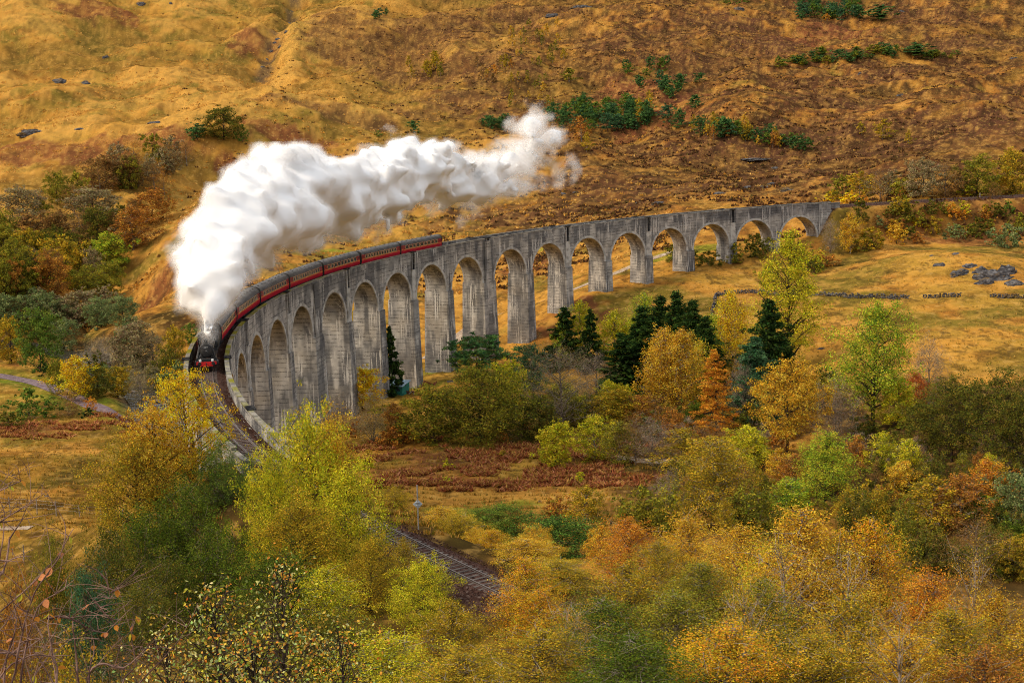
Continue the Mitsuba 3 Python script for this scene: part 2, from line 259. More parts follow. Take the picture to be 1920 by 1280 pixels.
# bare rock breaking through the slopes
def rockfn(p, n, uv):
    w = dss(0.36, 0.72, dfbm(p.x * 1.1, p.y * 1.1, p.z * 2.2, 4))
    return dmix(dmix((0.06, 0.057, 0.06), (0.165, 0.162, 0.165), w), (0.20, 0.12, 0.03), dss(0.56, 0.7, dfbm(p.x * 0.35, p.y * 0.35, p.z * 0.35 + 7, 3)) * dss(0.3, 0.8, n.z))
B('rock', {'type': 'twosided', 'bsdf': {'type': 'diffuse', 'reflectance': mikit.proc(rockfn)}})
def rock_mesh(L, D, H, seed, sub=4):
    m = trimesh.creation.icosphere(subdivisions=sub); v = m.vertices.copy()
    n = meshkit.fbm(v * 1.3 + seed * 7.1, 3, seed) - .5
    n2 = np.abs(meshkit.fbm(v * np.array([2.2, 2.2, 5]) + seed * 3.3, 3, seed + 5) - .5) + .10 * np.floor(4 * meshkit.noise(v * 2.4 + seed, seed))
    v *= (1 + 0.7 * n - 0.55 * n2)[:, None]
    return trimesh.Trimesh(v * np.array([L / 2, D / 2, H]), m.faces, process=False)
def outcrop(name, px, py, wpx, hm, seed, label, group=None, dip=0.45, depth=0.55):
    p = at(px, py); L = wpx / FOC * p[1]
    m = rock_mesh(L, L * depth, hm, seed, 4 if wpx > 30 else 3)
    k = key(name)
    scene[k] = mikit.ply(m, 'rock', smooth=12, to_world=T().translate([p[0], p[1], p[2] - hm * dip]).rotate([0, 0, 1], float((seed * 37) % 50 - 25)))
    lab(k, label, 'rock', group)
for i, (px, py, w, h, l) in enumerate([(62, 247, 62, 3.4, 'dark shadowed crag under a grassy lip at the far left'), (1866, 522, 90, 4.6, 'large grey lichened crag on the right hand slope'), (1762, 498, 30, 1.9, 'dark broken crag left of the large one at right'),
        (1822, 500, 44, 1.7, 'low grey slab just above and left of the large right hand crag'), (1415, 299, 66, 1.2, 'pale flat slab below the pine strip on the hill'), (1452, 316, 20, 1.2, 'small pale boulder right below the flat slab'),
        (1478, 355, 34, 1.1, 'pale tilted slab lower down the slope, right of the flat slab'), (1450, 345, 30, 1.3, 'grey ledge left of the tilted slab'), (1237, 381, 34, 1.3, 'grey boulder just above the viaduct parapet in the middle'),
        (1078, 362, 16, 1.8, 'narrow upright grey rock right of the steam tail'), (1055, 364, 14, 1.6, 'smaller upright grey rock beside its twin by the steam tail'), (1198, 380, 16, 1.0, 'small grey stone left of the boulder above the parapet'),
        (1842, 512, 50, 3.6, 'dark ledge in the middle of the right hand crags'), (1886, 512, 56, 4.2, 'highest grey block of the right hand crags'), (1900, 534, 52, 3.4, 'lowest block of the right hand crags'), (1800, 512, 54, 2.6, 'dark ledge at the left of the right hand crags'), (1846, 532, 50, 2.6, 'sunken block below the right hand crags'), (1440, 350, 40, 1.2, 'long thin ledge beside the tilted slab'), (1400, 352, 22, 1.2, 'short ledge left of the long thin one'), (1792, 477, 20, 0.9, 'white topped stone on the grassy rise at right'), (1748, 480, 14, .8, 'little pale stone left on the same rise'), (110, 153, 40, 4.0, 'grey crag band on the upper left hill, left piece'), (160, 157, 30, 4.0, 'grey crag band on the upper left hill, right piece'),
        (198, 108, 16, 3.5, 'small grey crag high on the left hill'), (265, 10, 24, 4.5, 'grey crag at the top edge of the left hill'), (320, 8, 10, 3, 'small rock at the top edge right of its larger neighbour'), (1090, 15, 60, 5.0, 'dark crag on the knoll at the top centre'), (1040, 30, 40, 4, 'dark crag left of the knoll top'),
        (1385, 17, 26, 3.4, 'dark rock near the top edge left of the high pines'), (1690, 22, 12, 3, 'small pale rock at the top edge right of the high pines'), (1612, 139, 10, 2.2, 'lone pale boulder below the pine strip'), (1688, 179, 18, 2.2, 'dark boulder in the middle of the right hill'),
        (1900, 110, 18, 2.2, 'pale rock near the right edge high up'), (1350, 362, 26, 1.2, 'brown grey ledge in the middle of the slope above the far arches'), (1370, 376, 16, .9, 'low stone above the far arches'), (290, 230, 30, 1.6, 'flat grey ledge on the left terrace'), (150, 243, 22, 1.2, 'thin grey ledge right of the shadowed crag'),
        (1280, 592, 12, .8, 'round grey boulder in the grass right of the viaduct foot'), (1540, 655, 18, .8, 'grey boulder in the field behind the tall poplar'), (1545, 617, 12, .6, 'small grey boulder in the field above its neighbour'), (1012, 942, 12, .5, 'pale stone on the mossy mound in the meadow'),
        (845, 716, 20, .8, 'pale rubble by the viaduct pier'), (26, 891, 10, .4, 'pale stone in the left meadow'), (88, 931, 10, .4, 'white stone by the fence in the left meadow'), (1212, 500, 10, .7, 'grey boulder near the path under the arches')]):
    outcrop('rock_outcrop' if w > 22 else 'boulder', px, py, w, h, i + 1, l)
for i, (px, py, w) in enumerate([(546, 22, 10), (542, 44, 12), (538, 60, 14), (522, 74, 16), (526, 88, 12), (507, 97, 14), (500, 112, 10), (493, 126, 12), (515, 82, 10)]):
    outcrop('boulder', px, py, w, 1.8, 90 + i, 'grey stone lying in the steep stream gully', 'stones of the stream gully')
for i, (px, py, w) in enumerate([(150, 664, 22), (160, 672, 12), (235, 725, 20), (252, 742, 24), (285, 752, 26), (300, 760, 22), (318, 748, 20), (270, 735, 16), (345, 745, 22), (330, 735, 14), (205, 690, 14), (190, 683, 10), (310, 735, 18)]):
    p = at(px, py); k = key('river_stone'); L = w / FOC * p[1]
    scene[k] = mikit.ply(rock_mesh(L, L * .7, .55, 60 + i, 3), 'rock', smooth=35, to_world=T().translate([p[0], p[1], max(p[2], -62.7) + .05]))
    lab(k, 'pale rounded stone lying in the river bed', 'stone', 'stones in the river bed')
# ---------------------------------------------------------------- the viaduct
def concrete(p, n, uv):
    psi = dr.atan2(p.y - CY, CX - p.x)
    a = (TH0 - (math.pi - psi)) * AR
    o = dr.sqrt(dr.square(p.x - CX) + dr.square(p.y - CY)) - RC
    h = p.z - (ZC + 0.0198 * a)
    c = dmix((0.43, 0.41, 0.375), (0.22, 0.216, 0.21), dss(0.3, 0.7, dfbm(a * .3, h * .45, o * .4, 4)))
    c = dmix(c, (0.36, 0.31, 0.235), 0.45 * dss(0.5, 0.7, dfbm(a * .12 + 9, h * .16, o * .12, 3)) * dss(1.0, -4.0, h))
    lift = h / 0.86 + 0.15 * dnoise(a * .4, h, o * .4)
    fr = lift - dr.floor(lift)
    line = dss(0.24, 0.04, fr) * dss(0.3, 0.55, dnoise(a * .5 + 3, dr.floor(lift) * 1.7, o * .6))
    c = c * (1 - 0.72 * line)
    c = c * (0.76 + 0.48 * dnoise(a * 1.1, dr.floor(lift) * 3.3, o * 1.1))
    dark = dss(0.47, 0.64, dfbm(a * .55, h * .10 + 3, o * .55, 4) + 0.20 * dss(-13.0, -24.0, h) + 0.08 * dss(1.0, 3.6, h))
    c = dmix(c, (0.06, 0.062, 0.07), 0.60 * dark)
    pale = dss(0.58, 0.65, dfbm(a * 3.1 + 31, h * .20, o * 3.1, 3)) * dss(0.40, 0.7, dnoise(a * .4, h * .22 + 5, o * .4))
    c = dmix(c, (0.60, 0.58, 0.54), 0.80 * pale)
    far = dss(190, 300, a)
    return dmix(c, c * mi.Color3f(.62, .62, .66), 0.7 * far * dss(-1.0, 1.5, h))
def ring_fn(p, n, uv): return dmix((0.50, 0.49, 0.46), (0.30, 0.29, 0.27), dss(0.35, 0.7, dfbm(p.x * .9, p.y * .9, p.z * .9, 3)))
def cope_fn(p, n, uv):
    moss = dss(0.38, 0.62, dfbm(p.x * .35, p.y * .35, p.z * .35, 4)) * dss(330, 240, p.y)
    return dmix(dmix((0.30, 0.28, 0.24), (0.15, 0.14, 0.125), dss(.3, .7, dfbm(p.x, p.y, p.z, 3))), (0.20, 0.19, 0.03), moss)
def stain_fn(p, n, uv): return dmix((0.018, 0.018, 0.02), (0.07, 0.068, 0.065), dss(.45, .75, dfbm(p.x * 2, p.y * 2, p.z * .3, 3)))
for nm, fn in (('concrete', concrete), ('arch_ring', ring_fn), ('mossy_coping', cope_fn), ('stained_concrete', stain_fn)):
    B(nm, {'type': 'twosided', 'bsdf': {'type': 'diffuse', 'reflectance': mikit.proc(fn)}})
def loft(rings, closed=True, caps=True):
    """rings: (n, m, 3) points; joins each ring to the next"""
    R = np.asarray(rings, float); n, m = R.shape[:2]
    i = (np.arange(n - 1)[:, None] * m + np.arange(m if closed else m - 1)); j = (np.arange(n - 1)[:, None] * m + (np.arange(m if closed else m - 1) + 1) % m)
    F = [np.stack([i.ravel(), j.ravel(), j.ravel() + m], -1), np.stack([i.ravel(), j.ravel() + m, i.ravel() + m], -1)]
    V = R.reshape(-1, 3)
    if caps and closed:
        k = np.arange(1, m - 1)
        F += [np.stack([0 * k, k + 1, k], -1), (n - 1) * m + np.stack([0 * k, k, k + 1], -1)]
    mesh = trimesh.Trimesh(V, np.vstack(F), process=False); 
    if mesh.is_watertight and mesh.volume < 0: mesh.invert()
    return mesh
def wbox(a0, a1, o0, o1, h0, h1, n=8):
    A = np.linspace(a0, a1, n)
    return loft([W(np.full(4, a), np.array([o0, o1, o1, o0]), np.array([h0, h0, h1, h1])) for a in A])
lab('viaduct', 'long curved grey concrete railway viaduct with tall round arches', 'viaduct')
HW, RA = 2.93, 7.6
SPR = -RA
def bounds(k):                                 # the middles of the piers on both sides of arch k
    lo = A_NEAR if k == K0 else (crown(k - 1) + crown(k)) / 2
    hi = A_FAR if k == K1 else (crown(k) + crown(k + 1)) / 2
    return lo, hi
for k in range(K0, K1 + 1):
    lo, hi = bounds(k); c = crown(k)
    u = RA * np.sin(np.linspace(-math.pi / 2, math.pi / 2, 33))
    A = np.r_[lo + .004, c + u, hi - .004]; hb = np.r_[SPR, np.sqrt(np.maximum(RA ** 2 - u ** 2, 0)) - RA, SPR]
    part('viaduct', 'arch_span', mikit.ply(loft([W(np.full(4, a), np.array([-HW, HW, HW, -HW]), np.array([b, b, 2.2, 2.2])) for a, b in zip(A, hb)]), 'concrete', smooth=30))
    phi = np.linspace(-math.pi / 2, math.pi / 2, 33)
    for s in (-1, 1):
        o0, o1 = s * (HW - .2), s * (HW + .10)
        part('viaduct', 'arch_ring', mikit.ply(loft([W(np.array([c + RA * math.sin(p) * .995] * 2 + [c + (RA + .62) * math.sin(p)] * 2), np.array([o0, o1, o1, o0]), np.array([RA * math.cos(p) - RA - .004] * 2 + [(RA + .62) * math.cos(p) - RA] * 2)) for p in phi]), 'arch_ring', smooth=30))
    for s in (-1, 1):
        lo2, hi2 = lo + .05, hi - .05
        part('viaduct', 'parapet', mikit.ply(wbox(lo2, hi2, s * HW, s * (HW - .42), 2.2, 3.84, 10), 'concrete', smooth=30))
        part('viaduct', 'coping', mikit.ply(wbox(lo2 - .03, hi2 + .03, s * (HW + .09), s * (HW - .52), 3.84, 4.0, 10), 'mossy_coping', smooth=30))
for k in range(K0 - 1, K1 + 1):                # pier k stands between arches k and k+1; the first and last are the abutments
    a0 = A_NEAR - 7.0 if k == K0 - 1 else crown(k) + RA
    a1 = A_FAR + 7.5 if k == K1 else crown(k + 1) - RA
    am = (a0 + a1) / 2
    g0 = float(np.min(gz(*W(np.array([am] * 3), np.array([-2.5, 0, 2.5]), 0 * np.ones(3))[:, :2].T))) - zcr(am) - 2.5
    g0 = min(g0, SPR - 2)
    end = k in (K0 - 1, K1)
    rings = []
    for h in np.linspace(SPR, g0, 6):
        b = (SPR - h) / 60; q = (SPR - h) / 45 + .48
        x0, x1 = (a0 if k == K0 - 1 else a0 - b), (a1 if k == K1 else a1 + b)
        if end: q = .06
        rings.append(W(np.array([x0, x1, x1, x0]), np.array([-HW - q, -HW - q, HW + q, HW + q]), np.full(4, h)))
    part('viaduct', 'abutment' if end else 'pier', mikit.ply(loft(rings), 'concrete', smooth=30))
    if end:
        if k == K1: part('viaduct', 'abutment_wall', mikit.ply(wbox(A_FAR + .01, a1, -HW - .04, HW + .04, SPR, 2.2), 'concrete', smooth=30))
        else: part('viaduct', 'abutment_wall', mikit.ply(wbox(a0, A_NEAR - .01, -HW - .04, HW + .04, SPR, 2.2), 'concrete', smooth=30))
        for s in (-1, 1):
            x0, x1 = (A_FAR + .02, a1) if k == K1 else (a0 + 2.5, A_NEAR - .02)
            part('viaduct', 'parapet', mikit.ply(wbox(x0, x1, s * (HW + .04), s * (HW - .42), 2.2, 3.5 if k < 0 else 3.7), 'concrete', smooth=30))
            part('viaduct', 'coping', mikit.ply(wbox(x0 - .02, x1 + .05, s * (HW + .12), s * (HW - .52), 3.5 if k < 0 else 3.7, 3.68 if k < 0 else 3.86), 'mossy_coping', smooth=30))
        continue
    dbl = k in (3, 8)
    if dbl: part('viaduct', 'pilaster', mikit.ply(loft([W(np.array([am - w, am + w, am + w, am - w]), np.array([-HW - q, -HW - q, -HW + .1, -HW + .1]), np.full(4, h)) for h, w, q in ((3.3, 1.75, .36), (SPR - .01, 1.95, .44))]), 'concrete', smooth=30))
    if k % 2 == 0:
        for s in (-1, 1):
            part('viaduct', 'pilaster', mikit.ply(loft([W(np.array([am - w, am + w, am + w, am - w]), s * np.array([HW + q, HW + q, HW - .1, HW - .1]), np.full(4, h)) for h, w, q in ((-.2, .95, .22), (SPR + .02, 1.15, .30))]), 'arch_ring', smooth=30))
            part('viaduct', 'refuge_slot', mikit.ply(wbox(am - .5, am + .5, s * (HW - .1), s * (HW + .035), -.21, 3.83, 3), 'stained_concrete', smooth=30))
            part('viaduct', 'refuge_cap', mikit.ply(wbox(am - 1.05, am + 1.05, s * (HW - .60), s * (HW + .45), 4.003, 4.17, 3), 'stained_concrete', smooth=30))
            for e in (-1, 1): part('viaduct', 'refuge_cheek', mikit.ply(wbox(am + e * .78 - .26, am + e * .78 + .26, s * (HW - .08), s * (HW + .30), -.19, 3.835, 3), 'concrete', smooth=30))
# ---------------------------------------------------------------- the railway on it
lab('railway_track', 'single railway track on dark reddish ballast curving over the viaduct', 'railway track')
T_NEAR, T_FAR = -200, 420
A = np.arange(T_NEAR, T_FAR, .8)
def ballast_rows(A):
    O = np.array([-3.5, -2.8, -2.25, -1.6, -.9, 0, .9, 1.6, 2.25, 2.8, 3.5])
    on = (A > A_NEAR - 4) & (A < A_FAR + 4)
    Hh = np.array([1.55, 2.1, 2.3, 2.56, 2.62, 2.60, 2.62, 2.56, 2.3, 2.1, 1.55])
    rows = []
    rg = np.random.default_rng(4)
    for a, b in zip(A, on):
        o = np.clip(O, -2.49, 2.49) if b else O
        h = np.where(np.abs(O) > 2.2, 2.22, Hh) if b else Hh
        rows.append(W(np.full(11, a), o, h + rg.normal(0, .025, 11)))
    return rows
def ballast_fn(p, n, uv): return dmix(dmix((0.044, 0.023, 0.018), (0.088, 0.050, 0.040), dss(.3, .7, dfbm(p.x * 3, p.y * 3, p.z * 3, 3))), (0.18, 0.14, 0.12), 0.5 * dss(.66, .8, dnoise(p.x * 7, p.y * 7, p.z * 7)))
B('ballast', {'type': 'twosided', 'bsdf': {'type': 'diffuse', 'reflectance': mikit.proc(ballast_fn)}})
k = part('railway_track', 'ballast', mikit.ply(loft(ballast_rows(A), closed=False), 'ballast', smooth=30)); labels[k] = {'label': 'dark reddish brown track ballast', 'kind': 'stuff'}
B('rail_steel', rough((.24, .20, .18), .42, .8)); B('sleeper_wood', grainy((.115, .092, .078), (.06, .046, .038), 4.0, .9))
prof = np.array([[-.07, 0], [.07, 0], [.07, .03], [.02, .05], [.02, .11], [.036, .12], [.036, .16], [-.036, .16], [-.036, .12], [-.02, .11], [-.02, .05], [-.07, .03]])
for s in (-1, 1):
    part('railway_track', 'rail', mikit.ply(loft([W(np.full(12, a), s * .753 + prof[:, 0], RAIL - .16 + prof[:, 1]) for a in np.arange(T_NEAR, T_FAR, 1.5)]), 'rail_steel', smooth=25))
sl = trimesh.creation.box((.26, 2.6, .15)); sl_ply = mikit.ply(sl, 'sleeper_wood')
def frame_at(a, o=0.0, h=0.0):
    p = W(a, o, h); q = W(a + .5, o, h); d = (q - p) / np.linalg.norm(q - p)
    y = np.cross([0, 0, 1], d); y /= np.linalg.norm(y); z = np.cross(d, y)
    m = np.eye(4); m[:3, 0], m[:3, 1], m[:3, 2], m[:3, 3] = d, y, z, p
    return m
for i in range(215):
    a = -28.0 - i * .70
    part('railway_track', 'sleeper', {**sl_ply, 'to_world': T(frame_at(a, 0, RAIL - .225).tolist())})

# loose stones on the shoulders of the ballast where the line comes close
rg = np.random.default_rng(8); n_ = 9000
sa, so = rg.uniform(-150, -45, n_), rg.uniform(-3.6, 3.6, n_); so = np.where((sa > A_NEAR - 4), np.clip(so, -2.4, 2.4), so)
sc0 = W(sa, so, 2.60 - .10 * np.clip(np.abs(so) - 1.5, 0, 9) ** 1.4 * 2)
octv = np.array([[1, 0, 0], [-1, 0, 0], [0, 1, 0], [0, -1, 0], [0, 0, 1], [0, 0, -1.0]]); octf = np.array([[0, 2, 4], [2, 1, 4], [1, 3, 4], [3, 0, 4], [2, 0, 5], [1, 2, 5], [3, 1, 5], [0, 3, 5]])
SV = sc0[:, None] + octv[None] * rg.uniform(.03, .075, (n_, 6, 1)); SFc = octf[None] + np.arange(n_)[:, None, None] * 6
stc = np.repeat(np.array([lin(80, 54, 46), lin(62, 42, 37), lin(100, 76, 66), lin(50, 36, 33)])[rg.integers(0, 4, n_)], 6, 0)
k = part('railway_track', 'ballast_stones', mikit.ply(trimesh.Trimesh(SV.reshape(-1, 3), SFc.reshape(-1, 3), process=False), 'vertex_matt', smooth=False, color=stc)); labels[k] = {'label': 'loose reddish brown ballast stones', 'kind': 'stuff'}
# ---------------------------------------------------------------- the train
def box(x0, x1, y0, y1, z0, z1, ch=0.0):
    if ch <= 0:
        m = trimesh.creation.box((x1 - x0, y1 - y0, z1 - z0)); m.apply_translation(((x0 + x1) / 2, (y0 + y1) / 2, (z0 + z1) / 2)); return m
    pts = []
    for sx in (0, 1):
        for sy in (0, 1):
            for sz in (0, 1):
                p = [(x0, x1)[sx], (y0, y1)[sy], (z0, z1)[sz]]; s = [1 - 2 * sx, 1 - 2 * sy, 1 - 2 * sz]
                for q in range(3):
                    r = list(p)
                    for t in range(3):
                        if t != q: r[t] += s[t] * ch
                    pts.append(r)
    return trimesh.convex.convex_hull(np.array(pts))
def tube(p0, p1, r0, r1=None, n=20):
    r1 = r0 if r1 is None else r1
    p0, p1 = np.array(p0, float), np.array(p1, float); d = (p1 - p0) / np.linalg.norm(p1 - p0)
    u = np.cross(d, [0, 0, 1] if abs(d[2]) < .9 else [1, 0, 0]); u /= np.linalg.norm(u); v = np.cross(d, u)
    t = np.arange(n) * 2 * math.pi / n; ring = np.cos(t)[:, None] * u + np.sin(t)[:, None] * v
    return loft([p0 + ring * r0, p1 + ring * r1])
def lathe(prof, axis='x', at=(0, 0, 0), n=28):
    t = np.arange(n) * 2 * math.pi / n; rows = []
    for s, r in prof:
        r = max(r, 1e-3)
        c = np.stack([np.full(n, s), r * np.cos(t), r * np.sin(t)], -1)
        if axis == 'z': c = c[:, [1, 2, 0]]
        if axis == 'y': c = c[:, [1, 0, 2]]
        rows.append(c + np.array(at))
    return loft(rows)
def cat(*ms): return trimesh.util.concatenate(ms)
B('black_paint', rough((.020, .021, .023), .36)); B('black_matt', rough((.015, .015, .016), .7)); B('sooty_black', grainy((.022, .022, .022), (.042, .04, .038), 2.0, .55))
B('red_paint', rough((.72, .018, .018), .45)); B('maroon_paint', grainy((.20, .014, .022), (.26, .02, .028), 1.2, .35)); B('crimson_paint', grainy((.42, .010, .028), (.48, .018, .036), 1.2, .35))
B('roof_grey', grainy((.135, .14, .15), (.08, .083, .09), 1.5, .75)); B('cream_paint', rough((.75, .56, .32), .5)); B('yellow_line', rough((.70, .36, .06), .5)); B('window_glass', rough((.03, .035, .04), .08))
B('lamp_white', rough((.85, .85, .82), .4)); B('bright_steel', rough((.5, .5, .5), .3, 1.0)); B('coal', grainy((.012, .012, .012), (.03, .03, .03), 5, .8)); B('copper_brown', rough((.30, .16, .06), .35, .6))
def chord(a0, a1, flip=False):
    p, q = W(a0, 0, RAIL), W(a1, 0, RAIL)
    d = (q - p) / np.linalg.norm(q - p); y = np.cross([0, 0, 1], d); y /= np.linalg.norm(y); z = np.cross(d, y)
    if flip: d, y = -d, -y
    m = np.eye(4); m[:3, 0], m[:3, 1], m[:3, 2], m[:3, 3] = d, y, z, (p + q) / 2
    return m
K = 1.05
def coach_parts(body_col, nwin, L=20.9):
    h = L / 2; P = []
    side = [(-1.36, 1.02), (-1.45, 1.5), (-1.45, 2.2), (-1.38, 3.02), (1.38, 3.02), (1.45, 2.2), (1.45, 1.5), (1.36, 1.02)]
    P.append(('body', cat(loft([np.array([(x, y, z) for y, z in side]) for x in (-h, h)])), 'maroon_paint', 30))
    for s in (-1, 1):
        P.append(('lower_panel', loft([np.array([(x, s * y, z) for y, z in ((1.364, 1.0), (1.462, 1.5), (1.462, 1.86), (1.30, 1.86), (1.30, 1.0))]) for x in (-h + .05, h - .05)]), 'crimson_paint', 30))
        P.append(('lining', loft([np.array([(x, s * y, z) for y, z in ((1.40, 1.88), (1.472, 1.88), (1.472, 1.965), (1.40, 1.965))]) for x in (-h + .05, h - .05)]), 'yellow_line', 30))
        P.append(('gutter', loft([np.array([(x, s * y, z) for y, z in ((1.33, 2.97), (1.45, 2.97), (1.45, 3.06), (1.33, 3.06))]) for x in (-h + .02, h - .02)]), 'roof_grey', 30))
    t = np.linspace(0, math.pi, 13)
    roof = [(-1.42 * math.cos(q), 3.03 + .88 * math.sin(q) ** .8) for q in t]
    P.append(('roof', loft([np.array([(x, y, z) for y, z in roof]) for x in (-h - .04, h + .04)]), 'roof_grey', 35))
    for e in (-1, 1):
        rim = [(1.05 * y, z + (.05 if z > 3 else 0)) for y, z in [(-1.36, 1.0), (-1.47, 1.5), (-1.47, 2.2), (-1.42, 3.03)] + roof[1:-1] + [(1.42, 3.03), (1.47, 2.2), (1.47, 1.5), (1.36, 1.0)]]
        P.append(('end_rim', loft([np.array([(x, y, z) for y, z in rim]) for x in sorted((e * (h - .16), e * (h + .06)))]), 'black_matt', 30))
    pitch = (L - 4.2) / nwin
    for s in (-1, 1):
        for i in range(nwin):
            x = -h + 2.1 + pitch * (i + .5); w = min(pitch * .36, .78)
            P.append(('window', cat(box(x - w, x + w, s * 1.44 - .03, s * 1.44 + .03, 2.03, 2.09), box(x - w, x + w, s * 1.41 - .03, s * 1.41 + .03, 2.84, 2.90),
                      *(loft([np.array([(x + e * w - .05, s * 1.455 - s * .02, 2.09), (x + e * w + .05, s * 1.455 - s * .02, 2.09), (x + e * w + .05, s * 1.478, 2.09), (x + e * w - .05, s * 1.478, 2.09)]), np.array([(x + e * w - .05, s * 1.37, 2.88), (x + e * w + .05, s * 1.37, 2.88), (x + e * w + .05, s * 1.43, 2.88), (x + e * w - .05, s * 1.43, 2.88)])]) for e in (-1, 1))), 'cream_paint', 30))
            P.append(('window__pane', loft([np.array([(x - w + .06, s * 1.40, 2.09), (x + w - .06, s * 1.40, 2.09), (x + w - .06, s * 1.466, 2.09), (x - w + .06, s * 1.466, 2.09)]), np.array([(x - w + .06, s * 1.36, 2.84), (x + w - .06, s * 1.36, 2.84), (x + w - .06, s * 1.412, 2.84), (x - w + .06, s * 1.412, 2.84)])]), 'window_glass', 30))
        for e in (-1, 1):
            x = e * (h - 1.0)
            P.append(('door', loft([np.array([(x - .34, s * 1.40, 1.99), (x + .34, s * 1.40, 1.99), (x + .34, s * 1.474, 1.99), (x - .34, s * 1.474, 1.99)]), np.array([(x - .34, s * 1.36, 2.92), (x + .34, s * 1.36, 2.92), (x + .34, s * 1.41, 2.92), (x - .34, s * 1.41, 2.92)])]), 'crimson_paint', 30))
            P.append(('door__pane', box(x - .20, x + .20, s * 1.44 - .02, s * 1.44 + .02, 2.25, 2.78), 'window_glass', 30))
    P.append(('underframe', cat(box(-h + .1, h - .1, -1.25, 1.25, .78, 1.0), box(-2.6, 2.6, -1.1, 1.1, .35, .8)), 'black_matt', 30))
    for e in (-1, 1):
        P.append(('bogie', cat(box(e * 7.2 - 1.9, e * 7.2 + 1.9, -1.15, -.95, .35, .75), box(e * 7.2 - 1.9, e * 7.2 + 1.9, .95, 1.15, .35, .75), box(e * 7.2 - .3, e * 7.2 + .3, -1.1, 1.1, .4, .8), *(tube((e * 7.2 + d, y - .07, .46), (e * 7.2 + d, y + .07, .46), .46) for d in (-1.3, 1.3) for y in (-.75, .75))), 'black_matt', 30))
        P.append(('gangway', box(*sorted((e * (h - .02), e * (h + .17))), -.55, .55, 1.1, 3.25, .05), 'black_matt', 30))
    for i in range(8):
        for y in (-.55, .55): P.append(('roof_vent', lathe([(0, .16), (.16, .18), (.2, .05)], 'z', (-h + 2 + i * (L - 4) / 7, y, 3.70 + .06), 10), 'sooty_black', 30))
    return [(n, mikit.ply(m, b, smooth=sm)) for n, m, b, sm in P]
SEP = [138.6, 117.6, 96.1, 74.4, 53.1, 31.7, 10.2, -11.2]
CP1, CP2 = coach_parts('maroon', 9), coach_parts('maroon', 12)
names = ['last maroon coach with a plain end at the tail of the train', 'second maroon coach from the tail of the train', 'third maroon coach from the tail of the train', 'middle maroon coach of the seven, under the steam',
         'maroon coach third behind the engine tender', 'maroon coach second behind the engine tender', 'maroon coach right behind the tender, half lost in steam']
for i in range(7):
    a0, a1 = SEP[i + 1], SEP[i]; m = T(chord(a0 + 3.2, a1 - 3.2).tolist()); k = key('railway_coach')
    lab(k, names[i], 'train coach', 'coaches of the steam train')
    for n, sh in (CP1 if i % 2 == 0 else CP2):
        segs = n.split('__')
        if len(segs) == 1: last = part(k, n, {**sh, 'to_world': m})
        else: part(last, segs[1], {**sh, 'to_world': m})
# the engine: local x runs forward from its middle
ML = T((chord(-30.0, -19.2, True) @ np.diag([K, K, K, 1])).tolist())
eng = key('steam_locomotive'); lab(eng, 'black steam engine with red buffer beam leading the train', 'steam engine')
def ep(n, mesh, b, sm=30, par=eng): return part(par, n, mikit.ply(mesh, b, smooth=sm, to_world=ML))
ep('boiler', lathe([(-1.0, .86), (1.5, .80), (3.0, .77), (3.02, .70)], 'x', (0, 0, 2.62), 40), 'black_paint')
for x in (-.9, .4, 1.7, 2.9): ep('boiler_band', lathe([(x, .78 + .02 * (3 - x)), (x, .83 + .022 * (3 - x)), (x + .07, .83 + .022 * (3 - x)), (x + .07, .78 + .02 * (3 - x))], 'x', (0, 0, 2.62), 40), 'bright_steel')
ep('smokebox', lathe([(2.95, .86), (4.78, .86), (4.84, .83), (4.84, .02)], 'x', (0, 0, 2.62), 40), 'sooty_black')
sd = ep('smokebox_door', lathe([(4.84, .74), (4.90, .72), (5.0, .55), (5.06, .25), (5.07, .02)], 'x', (0, 0, 2.62), 36), 'sooty_black')
for z in (-.3, .3): part(sd, 'strap', mikit.ply(box(4.92, 5.0, -.1, .62, 2.62 + z - .04, 2.62 + z + .04), 'black_paint', to_world=ML))
part(sd, 'handle', mikit.ply(cat(tube((5.05, 0, 2.62), (5.16, 0, 2.62), .05), tube((5.13, 0, 2.62), (5.13, .22, 2.5), .02), lathe([(5.06, .11), (5.1, .1)], 'x', (0, 0, 2.62), 16)), 'bright_steel', smooth=30, to_world=ML))
npl = ep('number_plate', box(5.02, 5.06, -.36, .36, 2.98, 3.16), 'black_matt')
tm = meshkit.text_mesh('44871', .13, .02, True); tm.apply_translation((-tm.bounds[:, 0].mean(), 0, 0))
tm.apply_transform(np.array([[0, 0, 1, 5.056], [1, 0, 0, 0], [0, 1, 0, 3.005], [0, 0, 0, 1.0]])); part(npl, 'number', mikit.ply(tm, 'lamp_white', to_world=ML))
ep('chimney', lathe([(3.40, .40), (3.52, .27), (3.86, .24), (3.90, .29), (3.98, .29), (3.98, .2), (3.7, .18)], 'z', (4.0, 0, 0), 28), 'sooty_black')
ep('dome', lathe([(3.33, .42), (3.45, .36), (3.66, .33), (3.80, .2), (3.83, .02)], 'z', (1.2, 0, 0), 28), 'black_paint')
ep('safety_valve', cat(*(tube((-1.6, y, 3.5), (-1.6, y, 3.8), .07) for y in (-.15, .15))), 'copper_brown')
fb_ = [(-.86, 1.35), (-.88, 2.4), (-.84, 3.2), (-.62, 3.5), (.62, 3.5), (.84, 3.2), (.88, 2.4), (.86, 1.35)]
ep('firebox', loft([np.array([(x, y, z) for y, z in fb_]) for x in (-3.3, -.95)]), 'black_paint')
cab = ep('cab', cat(box(-5.0, -3.25, -1.3, -1.24, 1.3, 3.2), box(-5.0, -3.25, 1.24, 1.3, 1.3, 3.2), box(-3.3, -3.25, -1.3, 1.3, 1.3, 3.3)), 'black_paint')
tt = np.linspace(0, math.pi, 13)
